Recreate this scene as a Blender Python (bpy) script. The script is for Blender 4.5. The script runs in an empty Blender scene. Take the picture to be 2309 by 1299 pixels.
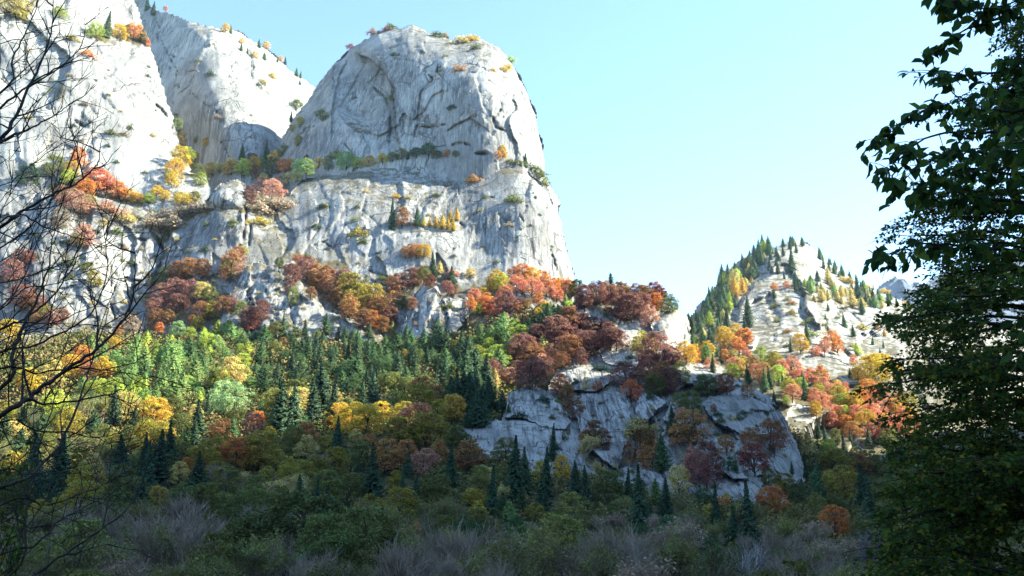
import bpy, math, random
import numpy as np
from mathutils import Vector, Matrix
C = bpy.context.scene
COL = C.collection
R = math.radians

# ------------------------------------------------------------------ camera
F = 2083.0; CX, CY = 1154.5, 649.5; PITCH = R(14.8)
CA, SA = math.cos(PITCH), math.sin(PITCH)
cam = bpy.data.cameras.new('camera'); cam_o = bpy.data.objects.new('camera', cam); COL.objects.link(cam_o)
cam.sensor_width = 36; cam.lens = 36 * F / 2309.0
cam.clip_start = 0.1; cam.clip_end = 60000
cam_o.location = (0, 0, 0); cam_o.rotation_euler = (R(90) + PITCH, 0, 0)
C.camera = cam_o

# ------------------------------------------------------------------ sky, sun, exposure
SUN_AZ, SUN_EL = 82.0, 36.0          # azimuth clockwise from the view direction (+Y)
w = bpy.data.worlds.new('World'); C.world = w; w.use_nodes = True
nt = w.node_tree; bg = nt.nodes['Background']
sky = nt.nodes.new('ShaderNodeTexSky'); sky.sky_type = 'NISHITA'; sky.sun_disc = False
sky.sun_elevation = R(SUN_EL); sky.sun_rotation = R(SUN_AZ)
sky.altitude = 2500; sky.air_density = 0.7; sky.dust_density = 0.0; sky.ozone_density = 2.5
nt.links.new(sky.outputs[0], bg.inputs[0]); bg.inputs[1].default_value = 0.125
S = Vector((math.sin(R(SUN_AZ)) * math.cos(R(SUN_EL)), math.cos(R(SUN_AZ)) * math.cos(R(SUN_EL)), math.sin(R(SUN_EL))))
sl = bpy.data.lights.new('sun', 'SUN'); sl.energy = 3.3; sl.angle = R(0.6); sl.color = (1.0, 0.93, 0.82)
so = bpy.data.objects.new('sun', sl); COL.objects.link(so); so.rotation_euler = S.to_track_quat('Z', 'Y').to_euler()
vs = C.view_settings; vs.view_transform = 'Standard'; vs.look = 'None'; vs.gamma = 1.0; vs.use_curve_mapping = False
vs.exposure = 2.62
vs.use_white_balance = True; vs.white_balance_temperature = 7050; vs.white_balance_tint = -4

# ------------------------------------------------------------------ maths helpers
rng = np.random.default_rng(7); random.seed(7)
def P(px, py, D):
    u = (px - CX) / F; v = (CY - py) / F; k = D / (CA - v * SA)
    return u * k, D + 0 * k, (SA + v * CA) * k
def proj(x, y, z):
    zc = y * CA + z * SA; return CX + F * x / zc, CY - F * (-y * SA + z * CA) / zc
_perm = np.random.default_rng(3).permutation(512); _perm = np.concatenate([_perm, _perm, _perm])
_gr = np.random.default_rng(4).uniform(-1, 1, 2048)
def vnoise(x, y):
    x = np.asarray(x, float); y = np.asarray(y, float)
    xi = np.floor(x).astype(int); yi = np.floor(y).astype(int); fx = x - xi; fy = y - yi
    fx = fx * fx * (3 - 2 * fx); fy = fy * fy * (3 - 2 * fy)
    def h(a, b): return _gr[_perm[(_perm[a & 511] + b) & 511]]
    a = h(xi, yi); b = h(xi + 1, yi); c = h(xi, yi + 1); d = h(xi + 1, yi + 1)
    return (a * (1 - fx) + b * fx) * (1 - fy) + (c * (1 - fx) + d * fx) * fy
def fbm(x, y, o=5, g=0.5):
    s = 0; a = 1; t = 0
    for i in range(o):
        s = s + a * vnoise(x * 2 ** i + 17.3 * i, y * 2 ** i - 9.1 * i); t += a; a *= g
    return s / t
class TPS:
    def __init__(s, pts, vals, scale=500.0, smooth=1e-3):
        s.s = scale; p = np.array(pts, float) / scale; n = len(p); s.p = p
        K = s.k(np.hypot(p[:, None, 0] - p[None, :, 0], p[:, None, 1] - p[None, :, 1])) + smooth * np.eye(n)
        A = np.zeros((n + 3, n + 3)); A[:n, :n] = K; A[:n, n] = 1; A[:n, n + 1:] = p; A[n, :n] = 1; A[n + 1:, :n] = p.T
        s.w = np.linalg.solve(A, np.concatenate([np.array(vals, float), np.zeros(3)]))
    def k(s, r): return np.where(r > 1e-9, r * r * np.log(np.maximum(r, 1e-9)), 0)
    def __call__(s, x, y):
        x = np.asarray(x, float) / s.s; y = np.asarray(y, float) / s.s; n = len(s.p)
        o = s.w[n] + s.w[n + 1] * x + s.w[n + 2] * y
        for i in range(n): o = o + s.w[i] * s.k(np.hypot(x - s.p[i, 0], y - s.p[i, 1]))
        return o
def inside(poly, x, y):
    r = np.zeros(np.shape(x), bool); n = len(poly)
    for i in range(n):
        x0, y0 = poly[i]; x1, y1 = poly[(i + 1) % n]
        if y0 == y1: continue
        c = ((y0 > y) != (y1 > y)) & (x < (x1 - x0) * (y - y0) / (y1 - y0) + x0); r ^= c
    return r
def dist_poly(pts, x, y, signed=False):
    best = np.full(np.shape(x), 1e9); sg = np.ones(np.shape(x)); tt = np.zeros(np.shape(x))
    n = len(pts)
    for i in range(n - 1):
        x0, y0 = pts[i]; x1, y1 = pts[i + 1]; dx, dy = x1 - x0, y1 - y0
        t = np.clip(((x - x0) * dx + (y - y0) * dy) / (dx * dx + dy * dy + 1e-9), 0, 1)
        d = np.hypot(x - x0 - t * dx, y - y0 - t * dy); m = d < best
        best = np.where(m, d, best); sg = np.where(m, np.sign((x - x0) * dy - (y - y0) * dx), sg)
        tt = np.where(m, (i + t) / (n - 1), tt)
    return (best, sg, tt) if signed else best
def sstep(a, b, x):
    t = np.clip((x - a) / (b - a), 0, 1); return t * t * (3 - 2 * t)

# ------------------------------------------------------------------ object helpers
def mesh(name, V, Fc, mats, mi=None, smooth=True, attrs=None):
    me = bpy.data.meshes.new(name); V = np.asarray(V, np.float32)
    me.vertices.add(len(V)); me.vertices.foreach_set('co', V.ravel())
    if isinstance(Fc, np.ndarray):
        k = Fc.shape[1]; flat = Fc.ravel(); tot = np.full(len(Fc), k)
    else:
        tot = np.array([len(f) for f in Fc]); flat = np.fromiter((i for f in Fc for i in f), int)
    me.loops.add(len(flat)); me.loops.foreach_set('vertex_index', flat.astype(np.int32))
    me.polygons.add(len(tot)); st = np.concatenate([[0], np.cumsum(tot)[:-1]])
    me.polygons.foreach_set('loop_start', st.astype(np.int32)); me.polygons.foreach_set('loop_total', tot.astype(np.int32))
    if mi is not None: me.polygons.foreach_set('material_index', np.asarray(mi, np.int32))
    me.polygons.foreach_set('use_smooth', np.full(len(tot), smooth))
    for m in mats: me.materials.append(m)
    if attrs:
        for k, a in attrs.items():
            at = me.attributes.new(k, 'FLOAT', 'POINT'); at.data.foreach_set('value', np.asarray(a, np.float32))
    me.update(calc_edges=True); me.validate(); return me
def obj(name, me, parent=None, loc=(0, 0, 0)):
    o = bpy.data.objects.new(name, me); COL.objects.link(o); o.location = loc
    if parent: o.parent = parent
    return o
def struct(o, label=None):
    o['kind'] = 'structure'
    if label: o['label'] = label
    return o

# ------------------------------------------------------------------ materials
class N:
    def __init__(s, name):
        s.m = bpy.data.materials.new(name); s.m.use_nodes = True; s.t = s.m.node_tree
        s.b = s.t.nodes['Principled BSDF']; s.b.inputs['Roughness'].default_value = 0.9; s.out = s.t.nodes['Material Output']
        s.b.inputs['Specular IOR Level'].default_value = 0.25
    def n(s, ty, **k):
        x = s.t.nodes.new(ty)
        for a, v in k.items(): setattr(x, a, v)
        return x
    def l(s, a, b): s.t.links.new(a, b)
    def coord(s, scale, rot=(0, 0, 0)):
        t = s.n('ShaderNodeTexCoord'); m = s.n('ShaderNodeMapping'); m.inputs['Scale'].default_value = scale; m.inputs['Rotation'].default_value = rot
        s.l(t.outputs['Object'], m.inputs[0]); return m.outputs[0]
    def noise(s, vec, sc, det=4, rough=.55, dist=0):
        x = s.n('ShaderNodeTexNoise'); x.inputs['Scale'].default_value = sc; x.inputs['Detail'].default_value = det
        x.inputs['Roughness'].default_value = rough; x.inputs['Distortion'].default_value = dist
        s.l(vec, x.inputs['Vector']); return x.outputs['Fac']
    def ramp(s, f, a, b, ca=0, cb=1):
        x = s.n('ShaderNodeMapRange'); x.interpolation_type = 'SMOOTHSTEP'
        for i, v in zip((1, 2, 3, 4), (a, b, ca, cb)): x.inputs[i].default_value = v
        s.l(f, x.inputs[0]); return x.outputs[0]
    def mix(s, f, a, b):
        x = s.n('ShaderNodeMix', data_type='RGBA')
        for i, v in ((0, f), (6, a), (7, b)):
            if isinstance(v, (tuple, float, int)): x.inputs[i].default_value = (*v, 1) if isinstance(v, tuple) else v
            else: s.l(v, x.inputs[i])
        return x.outputs[2]
    def math(s, op, a, b):
        x = s.n('ShaderNodeMath', operation=op)
        for i, v in enumerate((a, b)):
            if isinstance(v, (float, int)): x.inputs[i].default_value = v
            else: s.l(v, x.inputs[i])
        return x.outputs[0]
    def attr(s, name):
        x = s.n('ShaderNodeAttribute'); x.attribute_name = name; return x.outputs['Fac']

def rock_mat(name, light, mid, dark, warm, streak=1.0, sc=1.0, rot=0.0, vegc=(0.08, 0.07, 0.028), vth=0.0, ys=.05):
    k = N(name)
    c0 = k.coord((1, 1, 1)); cs = k.coord((.14 * sc, ys * sc, .006 * sc), (0, rot, 0)); cs2 = k.coord((.5 * sc, ys * 3 * sc, .02 * sc), (0, rot, 0))
    big = k.noise(c0, .012 * sc, 5, .6); med = k.noise(c0, .07 * sc, 6, .65); fine = k.noise(c0, .6 * sc, 6, .7)
    col = k.mix(k.ramp(big, .42, .58), light, mid)
    col = k.mix(k.ramp(med, .52, .72, 0, .6), col, warm)
    st = k.noise(cs, 1.0, 5, .6, .4); st2 = k.noise(cs2, 1.0, 4, .6, .3)
    region = k.ramp(k.noise(c0, .009 * sc, 3, .5), .42, .58)
    f = k.math('MULTIPLY', k.ramp(st, .49, .60, 0, .72 * streak), region)
    col = k.mix(f, col, dark)
    f2 = k.ramp(st2, .5, .64, 0, .4 * streak); col = k.mix(f2, col, dark)
    f3 = k.math('MULTIPLY', k.ramp(st2, .36, .46, .6, 0), region); col = k.mix(f3, col, tuple(min(.75, v * 1.35) for v in light))
    fi = k.n('ShaderNodeMix', data_type='RGBA', blend_type='MULTIPLY'); fi.inputs[0].default_value = 1
    k.l(col, fi.inputs[6]); g = k.ramp(fine, .25, .75, .72, 1.15); gc = k.n('ShaderNodeCombineColor')
    for i in range(3): k.l(g, gc.inputs[i])
    k.l(gc.outputs[0], fi.inputs[7]); col = fi.outputs[2]
    # joints in the granite
    dv = k.n('ShaderNodeVectorMath', operation='ADD'); nz = k.n('ShaderNodeTexNoise'); nz.inputs['Scale'].default_value = .03 * sc; nz.inputs['Detail'].default_value = 4
    k.l(c0, nz.inputs['Vector']); sv = k.n('ShaderNodeVectorMath', operation='SCALE'); sv.inputs['Scale'].default_value = 26 / sc
    k.l(nz.outputs['Color'], sv.inputs[0]); k.l(c0, dv.inputs[0]); k.l(sv.outputs[0], dv.inputs[1])
    mp = k.n('ShaderNodeMapping'); mp.inputs['Scale'].default_value = (.022 * sc, .022 * sc, .012 * sc); mp.inputs['Rotation'].default_value = (0, .5 + rot, 0); k.l(dv.outputs[0], mp.inputs[0])
    vo = k.n('ShaderNodeTexVoronoi', feature='DISTANCE_TO_EDGE'); vo.inputs['Scale'].default_value = 1.0; k.l(mp.outputs[0], vo.inputs['Vector'])
    cr = k.ramp(vo.outputs['Distance'], .0, .022, 1, 0)
    cm = k.math('MULTIPLY', cr, k.ramp(k.noise(c0, .017 * sc, 3), .50, .58))
    mp2 = k.n('ShaderNodeMapping'); mp2.inputs['Scale'].default_value = (.09 * sc, .09 * sc, .04 * sc); mp2.inputs['Rotation'].default_value = (0, -.4, .3); k.l(dv.outputs[0], mp2.inputs[0])
    vo2 = k.n('ShaderNodeTexVoronoi', feature='DISTANCE_TO_EDGE'); vo2.inputs['Scale'].default_value = 1.0; k.l(mp2.outputs[0], vo2.inputs['Vector'])
    cm2 = k.math('MULTIPLY', k.ramp(vo2.outputs['Distance'], .0, .035, 1, 0), k.ramp(k.noise(c0, .02 * sc, 4, .6), .52, .60, 0, .8))
    cm = k.math('MAXIMUM', cm, cm2)
    col = k.mix(k.math('MULTIPLY', cm, .85), col, (.07, .065, .06))
    col = k.mix(k.math('MULTIPLY', k.attr('stain'), .9), col, dark)
    col = k.mix(k.attr('crack'), col, (.05, .048, .045))
    # dry grass and moss where it is flat enough to hold soil
    ge = k.n('ShaderNodeNewGeometry'); sx = k.n('ShaderNodeSeparateXYZ'); k.l(ge.outputs['Normal'], sx.inputs[0])
    vn = k.math('ADD', k.math('MULTIPLY', k.noise(c0, .08 * sc, 5, .7), .8), sx.outputs['Z'])
    vm = k.math('MAXIMUM', k.ramp(vn, 1.12 + vth, 1.25 + vth, 0, .85), k.attr('veg'))
    vc = k.mix(k.ramp(k.noise(c0, .2 * sc, 4), .4, .6), vegc, (.11, .08, .04))
    col = k.mix(vm, col, vc)
    k.l(col, k.b.inputs['Base Color'])
    bp = k.n('ShaderNodeBump'); bp.inputs['Strength'].default_value = .65; bp.inputs['Distance'].default_value = 1.5 / sc
    hh = k.math('SUBTRACT', k.math('ADD', k.math('MULTIPLY', med, 1.1), k.math('MULTIPLY', fine, .5)), k.math('MULTIPLY', cm, 1.6))
    k.l(hh, bp.inputs['Height']); k.l(bp.outputs[0], k.b.inputs['Normal'])
    return k.m
M = {}
M['dome'] = rock_mat('granite_pale', (.355, .35, .345), (.22, .218, .222), (.085, .083, .09), (.30, .27, .235))
M['low'] = rock_mat('granite_streaked', (.34, .337, .335), (.20, .198, .20), (.07, .066, .072), (.28, .25, .215), 1.3)
M['slab'] = rock_mat('granite_slab', (.44, .42, .395), (.30, .285, .27), (.09, .083, .083), (.36, .32, .27), 1.5, 1.7, -.35, vth=.22, ys=.012)
M['peak'] = rock_mat('granite_far', (.44, .43, .42), (.30, .295, .29), (.11, .105, .11), (.32, .27, .20), 1.0, .8, vegc=(.085, .075, .022), vth=.1)
M['far'] = rock_mat('granite_haze_blue', (.10, .13, .2), (.07, .095, .16), (.06, .08, .13), (.18, .16, .15), .5, .3, vth=.8)  # blue of distant haze is put into the rock colour

def ground_mat():
    k = N('forest_floor'); c = k.coord((1, 1, 1)); a = k.noise(c, .06, 6, .65); b = k.noise(c, .7, 5, .7)
    col = k.mix(k.ramp(a, .4, .6), (.045, .058, .02), (.075, .06, .025)); col = k.mix(k.ramp(b, .45, .7), col, (.03, .04, .018))
    k.l(col, k.b.inputs['Base Color']); bp = k.n('ShaderNodeBump'); bp.inputs['Distance'].default_value = .8
    k.l(b, bp.inputs['Height']); k.l(bp.outputs[0], k.b.inputs['Normal']); return k.m
M['ground'] = ground_mat()
def leaf_mat(name, col=None, alt=None, trans=.35, vr=.35):
    """foliage colour = the object's own colour, varied leaf by leaf"""
    k = N(name); ge = k.n('ShaderNodeNewGeometry'); rnd = ge.outputs['Random Per Island']
    oi = k.n('ShaderNodeObjectInfo')
    if col is None:
        base = oi.outputs['Color']; hs = k.n('ShaderNodeHueSaturation')
        hn = k.noise(k.n('ShaderNodeTexCoord').outputs['Object'], 3.5, 2, .6); k.l(k.math('ADD', k.ramp(rnd, 0, 1, -.02, .025), k.ramp(hn, .3, .7, .475, .53)), hs.inputs['Hue']); hs.inputs['Saturation'].default_value = 1.0
        k.l(base, hs.inputs['Color']); c = hs.outputs[0]
        tc = k.n('ShaderNodeTexCoord'); nn = k.noise(tc.outputs['Object'], 7.0, 3, .6); hs.inputs['Saturation'].default_value = .93; k.l(k.ramp(nn, .3, .7, .62, 1.4), hs.inputs['Value'])
    else:
        c = k.mix(k.ramp(rnd, .55, 1), col, alt)
    x = k.n('ShaderNodeMix', data_type='RGBA', blend_type='MULTIPLY'); x.inputs[0].default_value = 1
    h = k.math('FRACT', k.math('MULTIPLY', rnd, 37.7), 0.0); g = k.ramp(h, 0, 1, 1 - vr, 1 + vr); gc = k.n('ShaderNodeCombineColor')
    for i in range(3): k.l(g, gc.inputs[i])
    k.l(c, x.inputs[6]); k.l(gc.outputs[0], x.inputs[7]); c = x.outputs[2]
    k.l(c, k.b.inputs['Base Color']); k.b.inputs['Roughness'].default_value = .75
    tr = k.n('ShaderNodeBsdfTranslucent'); k.l(c, tr.inputs[0]); ms = k.n('ShaderNodeMixShader'); ms.inputs[0].default_value = trans
    k.l(k.b.outputs[0], ms.inputs[1]); k.l(tr.outputs[0], ms.inputs[2]); k.l(ms.outputs[0], k.out.inputs[0]); return k.m
M['leaf'] = leaf_mat('foliage'); M['needle'] = leaf_mat('needles', trans=.15, vr=.4)
def bark(name, a, b, sc=3.0):
    k = N(name); c = k.coord((1, 1, .25)); n = k.noise(c, sc, 5, .7)
    k.l(k.mix(k.ramp(n, .4, .65), a, b), k.b.inputs['Base Color']); return k.m
M['bark'] = bark('bark', (.09, .075, .06), (.045, .038, .03)); M['twig'] = bark('grey_twig', (.42, .345, .28), (.23, .185, .15), 8)
M['pale'] = bark('pale_bark', (.45, .43, .42), (.2, .18, .18), 6); M['darkbark'] = bark('dark_branch_bark', (.045, .04, .038), (.02, .018, .016), 14)
M['bigleaf'] = leaf_mat('broad_leaf', (.05, .11, .03), (.13, .19, .025), .5, .5)
M['smallleaf'] = leaf_mat('beech_leaf', (.06, .125, .025), (.24, .21, .025), .5, .55)

# ------------------------------------------------------------------ terrain: rock masses
LAYERS = []   # (x0, y0, step, depth grid with inf outside)
def rock(name, label, outline, ctrl, mat, step=4.0, rim=None, rw=60, rd=80, feats=(), amp=6.0, plates=140, pamp=5.0, pasp=(1, 1.6), seed=1, warp=5.0, back=220.0, flute=.6):
    ol = np.array(outline, float); x0, y0 = ol.min(0) - step * 2; x1, y1 = ol.max(0) + step * 2
    xs = np.arange(x0, x1, step); ys = np.arange(y0, y1, step); X, Y = np.meshgrid(xs, ys)
    wx = X + warp * fbm(X / 22, Y / 22, 4); wy = Y + warp * fbm(X / 22 + 50, Y / 22, 4)
    ins = inside(outline, wx, wy)
    c = np.array(ctrl, float); D = TPS(c[:, :2], c[:, 2])(X, Y)
    dm = float(np.median(c[:, 2])); sc = dm / 1000.0
    if rim:
        d = dist_poly(rim, wx, wy); t = np.clip(1 - d / rw, 0, 1); D += rd * (1 - np.sqrt(1 - t * t * .985))
    r = np.random.default_rng(seed)
    # jointed plates: each plate has its own offset and tilt
    for (n, a, asp) in ((plates, pamp, pasp), (plates * 7, pamp * .24, pasp)):
        if n <= 0: continue
        sx = r.uniform(x0, x1, n); sy = r.uniform(y0, y1, n); off = r.uniform(-1, 1, n); tx = r.uniform(-1, 1, n); ty = r.uniform(-1, 1, n)
        rad = math.sqrt((x1 - x0) * (y1 - y0) / n)
        qx = X + rad * .6 * fbm(X / rad / 1.3 + 3, Y / rad / 1.3, 4); qy = Y + rad * .8 * fbm(X / rad / 1.3, Y / rad / 1.3 + 9, 4)
        out = np.zeros(X.size); fx = qx.ravel(); fy = qy.ravel()
        for i in range(0, X.size, 20000):
            dx = fx[i:i + 20000, None] - sx; dy = (fy[i:i + 20000, None] - sy) / asp[1]; dx = dx / asp[0]
            k = np.argmin(dx * dx + dy * dy, 1); ii = np.arange(len(k))
            out[i:i + 20000] = off[k] + 1.0 * (tx[k] * dx[ii, k] + ty[k] * dy[ii, k]) / rad
        D += a * sc * 1.25 * out.reshape(X.shape)
    D += amp * sc * fbm(X / 110, Y / 150, 4, .45) * 2
    D += flute * sc * fbm(X / 9, Y / 120 + X / 300, 3) * 2
    stain = np.zeros(X.shape); crack = np.zeros(X.shape); veg = np.zeros(X.shape)
    jx = X + 2.2 * fbm(X / 9, Y / 9 + 31, 3); jy = Y + 2.2 * fbm(X / 9 + 77, Y / 9, 3)
    for f in feats:
        k = f[0]
        if k == 'groove':
            d, s, t = dist_poly(f[1], jx, jy, True); tp = np.clip(np.minimum(t, 1 - t) * 6 + .25, 0, 1); wd = max(1.5, f[2] * .5) * tp
            g = np.exp(-(d / wd) ** 2); nm = sstep(-.25, .3, fbm(X / 16 + 5, Y / 16, 3)); g = g * (.25 + .75 * nm); D += f[3] * .7 * sc * g; crack = np.maximum(crack, np.exp(-(d / (wd * .6)) ** 2) * .7 * (.2 + .8 * nm))
        elif k == 'step':      # ground on the left side of the line stands back by h, fading over w
            d, s, t = dist_poly(f[1], jx, jy, True); tp = np.clip(np.minimum(t, 1 - t) * 5, 0, 1)
            D += f[2] * sc * tp * np.where(s > 0, np.exp(-d / f[3]), 0)
            crack = np.maximum(crack, .45 * tp * np.exp(-(d / 2.0) ** 2))
        elif k in ('bulge', 'scoop'):
            _, bx, by, rx, ry, h, an = f; ca, sa = math.cos(R(an)), math.sin(R(an))
            ex = ((X - bx) * ca + (Y - by) * sa) / rx; ey = (-(X - bx) * sa + (Y - by) * ca) / ry
            g = np.maximum(0, 1 - ex * ex - ey * ey) ** .6
            D += (h if k == 'scoop' else -h) * sc * g
        elif k == 'stain':
            d = dist_poly(f[1], jx, Y); stain = np.maximum(stain, f[3] * np.exp(-(d / f[2]) ** 2) * (.6 + .8 * fbm(X / 6, Y / 60, 3)))
        elif k == 'veg':
            m = inside(f[1], X + 14 * fbm(X / 25, Y / 25, 4), Y + 14 * fbm(X / 25, Y / 25 + 40, 4)); veg = np.maximum(veg, m * f[2])
    veg = np.clip(veg * (.45 + 1.6 * fbm(X / 12, Y / 9, 4) + .3), 0, 1)
    x, y, z = P(X, Y, D); idx = -np.ones(X.shape, int)
    q = ins[:-1, :-1] & ins[1:, :-1] & ins[:-1, 1:] & ins[1:, 1:]
    used = np.zeros(X.shape, bool)
    for a in (0, 1):
        for b in (0, 1): used[a:a + q.shape[0], b:b + q.shape[1]] |= q
    idx[used] = np.arange(used.sum()); V = np.stack([x[used], y[used], z[used]], 1)
    at = {n: np.clip(a[used], 0, 1) for n, a in (('stain', stain), ('crack', crack), ('veg', veg))}
    i, j = np.nonzero(q)
    Fc = np.stack([idx[i, j], idx[i + 1, j], idx[i + 1, j + 1], idx[i, j + 1]], 1)
    # the mass goes on backwards behind its skyline
    def edge(qa, qb, ia, ib):  # boundary edges
        m = qa & ~qb; return np.stack([ia[m], ib[m]], 1)
    qp = np.pad(q, 1); H, W = q.shape
    E = []
    E.append(edge(q, qp[:-2, 1:-1], idx[:-1, 1:], idx[:-1, :-1])); E.append(edge(q, qp[2:, 1:-1], idx[1:, :-1], idx[1:, 1:]))
    E.append(edge(q, qp[1:-1, :-2], idx[:-1, :-1], idx[1:, :-1])); E.append(edge(q, qp[1:-1, 2:], idx[1:, 1:], idx[:-1, 1:]))
    E = np.concatenate(E); n0 = len(V); ub = np.unique(E); mp = np.zeros(n0, int) - 1; mp[ub] = np.arange(len(ub))
    prev = ub.copy(); Vs = [V]; Fs = [Fc]; base = n0
    for st, dz in ((.12, -.0), (.4, -.06), (1.0, -.35)):
        hv = V[ub][:, :2] / np.linalg.norm(V[ub][:, :2], axis=1, keepdims=True); nv = V[ub] + np.concatenate([hv * back * st, np.full((len(ub), 1), back * dz)], 1); nv[:, 0] += back * st * .12 * np.sign(float(V[:n0, 0].mean()) - V[ub][:, 0])
        Vs.append(nv); cur = base + np.arange(len(ub))
        a, b = mp[E[:, 0]], mp[E[:, 1]]; Fs.append(np.stack([prev[a], prev[b], cur[b], cur[a]], 1)); prev = cur; base += len(ub)
        for kk in at: at[kk] = np.concatenate([at[kk], np.zeros(len(ub))])
    o = obj(name, mesh(name, np.concatenate(Vs), np.concatenate(Fs), [mat], attrs=at)); struct(o, label)
    Dm = np.where(used, D, np.inf); LAYERS.append((x0, y0, step, Dm)); return o
def surf(px, py):
    """distance of the nearest terrain surface seen in that direction"""
    best = 1e9
    for (x0, y0, st, D) in LAYERS:
        j = int(round((px - x0) / st)); i = int(round((py - y0) / st))
        if 0 <= i < D.shape[0] and 0 <= j < D.shape[1]: best = min(best, D[i, j])
    g = ground_hit(px, py)
    return min(best, g)

# ---- the valley floor and hillside, one sheet
gp = [(-400, 1150, 330), (0, 1150, 300), (300, 1140, 300), (700, 1140, 300), (1100, 1150, 310), (1540, 1160, 330), (1900, 1150, 360), (2400, 1150, 400), (2900, 1150, 450),
      (-400, 900, 560), (0, 900, 560), (300, 860, 600), (600, 790, 740), (800, 792, 750), (950, 795, 750), (1050, 785, 750), (1150, 750, 740), (1240, 710, 740), (-400, 800, 700), (150, 800, 680),
      (300, 1000, 430), (700, 960, 470), (1000, 965, 480), (1000, 1060, 380), (500, 1050, 370), (1300, 720, 790), (1380, 720, 800), (1250, 810, 720), (1130, 880, 640), (1350, 790, 740), (1060, 985, 520), (1130, 1010, 520), (1200, 1040, 510), (1120, 950, 580), (1250, 950, 610), (1400, 1050, 540), (1600, 1020, 620), (1400, 890, 700), (1700, 960, 700),
      (1850, 1095, 560), (2000, 1100, 600), (2400, 1090, 620), (1950, 1060, 800), (2300, 1050, 820), (2800, 1030, 900)]
gx, gy, gz = [np.array(a) for a in zip(*[P(*p) for p in gp])]
gz = gz - 2.0
ex = [(-900, 100, -8), (900, 100, -6), (0, 60, -11), (0, 150, -11), (-300, 150, -11), (300, 150, -10), (150, 420, 5), (-600, 950, 230), (-100, 950, 200), (300, 950, 60), (700, 1000, 60), (-900, 600, 160), (-1200, 1200, 260), (0, 1200, 220), (1200, 1200, 60)]
gtps = TPS(list(zip(np.concatenate([gx, [e[0] for e in ex]]), np.concatenate([gy, [e[1] for e in ex]]))), np.concatenate([gz, [e[2] for e in ex]]), 400, 2e-3)
def shade_ridge(x, y):
    """unseen valley walls out of frame, shaped to lay the wanted shadow over the valley"""
    H = 250 + 340 * (1 - sstep(660, 800, y)) ; H = H - 75 * np.exp(-((y - 572) / 48) ** 2); H = np.where(y < -400, 450, H)  # crest drop and notch shaped so sun reaches only chosen parts of the slope
    n = fbm(x / 240, y / 240, 5) * 46
    r = (H + n) * sstep(300, 560, x - .12 * np.clip(y, 0, 3000)) * (1 - .5 * sstep(700, 2500, x))
    b = (330 + n) * sstep(320, 900, -y)
    l = (260 + n) * sstep(420, 800, -x - .3 * y + 0) * (y < 2000)
    return np.maximum(np.maximum(r * (1 - sstep(800, 1000, y) * .9), b), l * (1 - sstep(300, 600, y) * .7))
def gz_at(x, y):
    z = np.clip(gtps(x, np.clip(y, 60, 1250)), -12, 300)
    z = z * sstep(20, 260, y) + (1 - sstep(20, 260, y)) * (-11.0)
    near = 1 - sstep(2, 30, np.hypot(x, y)); z = z * (1 - near) - 1.75 * near
    z = z + 1.5 * fbm(x / 40, y / 40, 4) * sstep(40, 200, np.hypot(x, y))
    return z + shade_ridge(x, y)
def axis(a, b, fine0, fine1, f, c):
    return np.concatenate([np.arange(a, fine0, c), np.arange(fine0, fine1, f), np.arange(fine1, b, c)])
ax = axis(-6000, 6001, -500, 600, 7, 90); ay = axis(-4000, 9000, -8, 1000, 7, 90)
GX, GY = np.meshgrid(ax, ay); GZ = gz_at(GX, GY); nh, nw = GX.shape
ii = np.arange(nh * nw).reshape(nh, nw)
GF = np.stack([ii[:-1, :-1], ii[:-1, 1:], ii[1:, 1:], ii[1:, :-1]], -1).reshape(-1, 4)
struct(obj('hillside', mesh('hillside', np.stack([GX, GY, GZ], -1).reshape(-1, 3), GF, [M['ground']])), 'dark forest floor of the valley and the slope below the cliffs')
_T = np.concatenate([np.arange(60, 1300, 4.0)])
def ground_hit(px, py):
    x, y, z = P(px, py, _T); dz = z - gz_cached(x, y); k = np.nonzero(dz < 0)[0]
    return float(_T[k[0]]) if len(k) else 1e9
def gz_cached(x, y):
    i = np.clip(np.searchsorted(ay, y) - 1, 0, len(ay) - 2); j = np.clip(np.searchsorted(ax, x) - 1, 0, len(ax) - 2)
    fy = (y - ay[i]) / (ay[i + 1] - ay[i]); fx = (x - ax[j]) / (ax[j + 1] - ax[j])
    return (GZ[i, j] * (1 - fx) + GZ[i, j + 1] * fx) * (1 - fy) + (GZ[i + 1, j] * (1 - fx) + GZ[i + 1, j + 1] * fx) * fy

# ---- far range
rock('far_mountain', 'distant rocky range painted haze blue beyond the right hand peak', [(1900, 720), (1960, 668), (1982, 645), (1996, 636), (2008, 628), (2019, 620), (2030, 629), (2040, 626), (2052, 638), (2066, 632), (2082, 640), (2110, 622), (2150, 600), (2200, 612), (2260, 580), (2330, 560), (2500, 520), (2800, 500), (2800, 760), (1900, 760)],
     [(1900, 760, 4200), (1900, 620, 5200), (2350, 760, 4000), (2350, 500, 5600), (2800, 760, 4200), (2800, 480, 5600)], M['far'], 3.5, rim=[(1960, 668), (2019, 620), (2052, 638), (2110, 622), (2330, 560)], rw=12, rd=120, amp=9, plates=70, pamp=12, pasp=(1, 1), flute=1.0, back=900)
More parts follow.
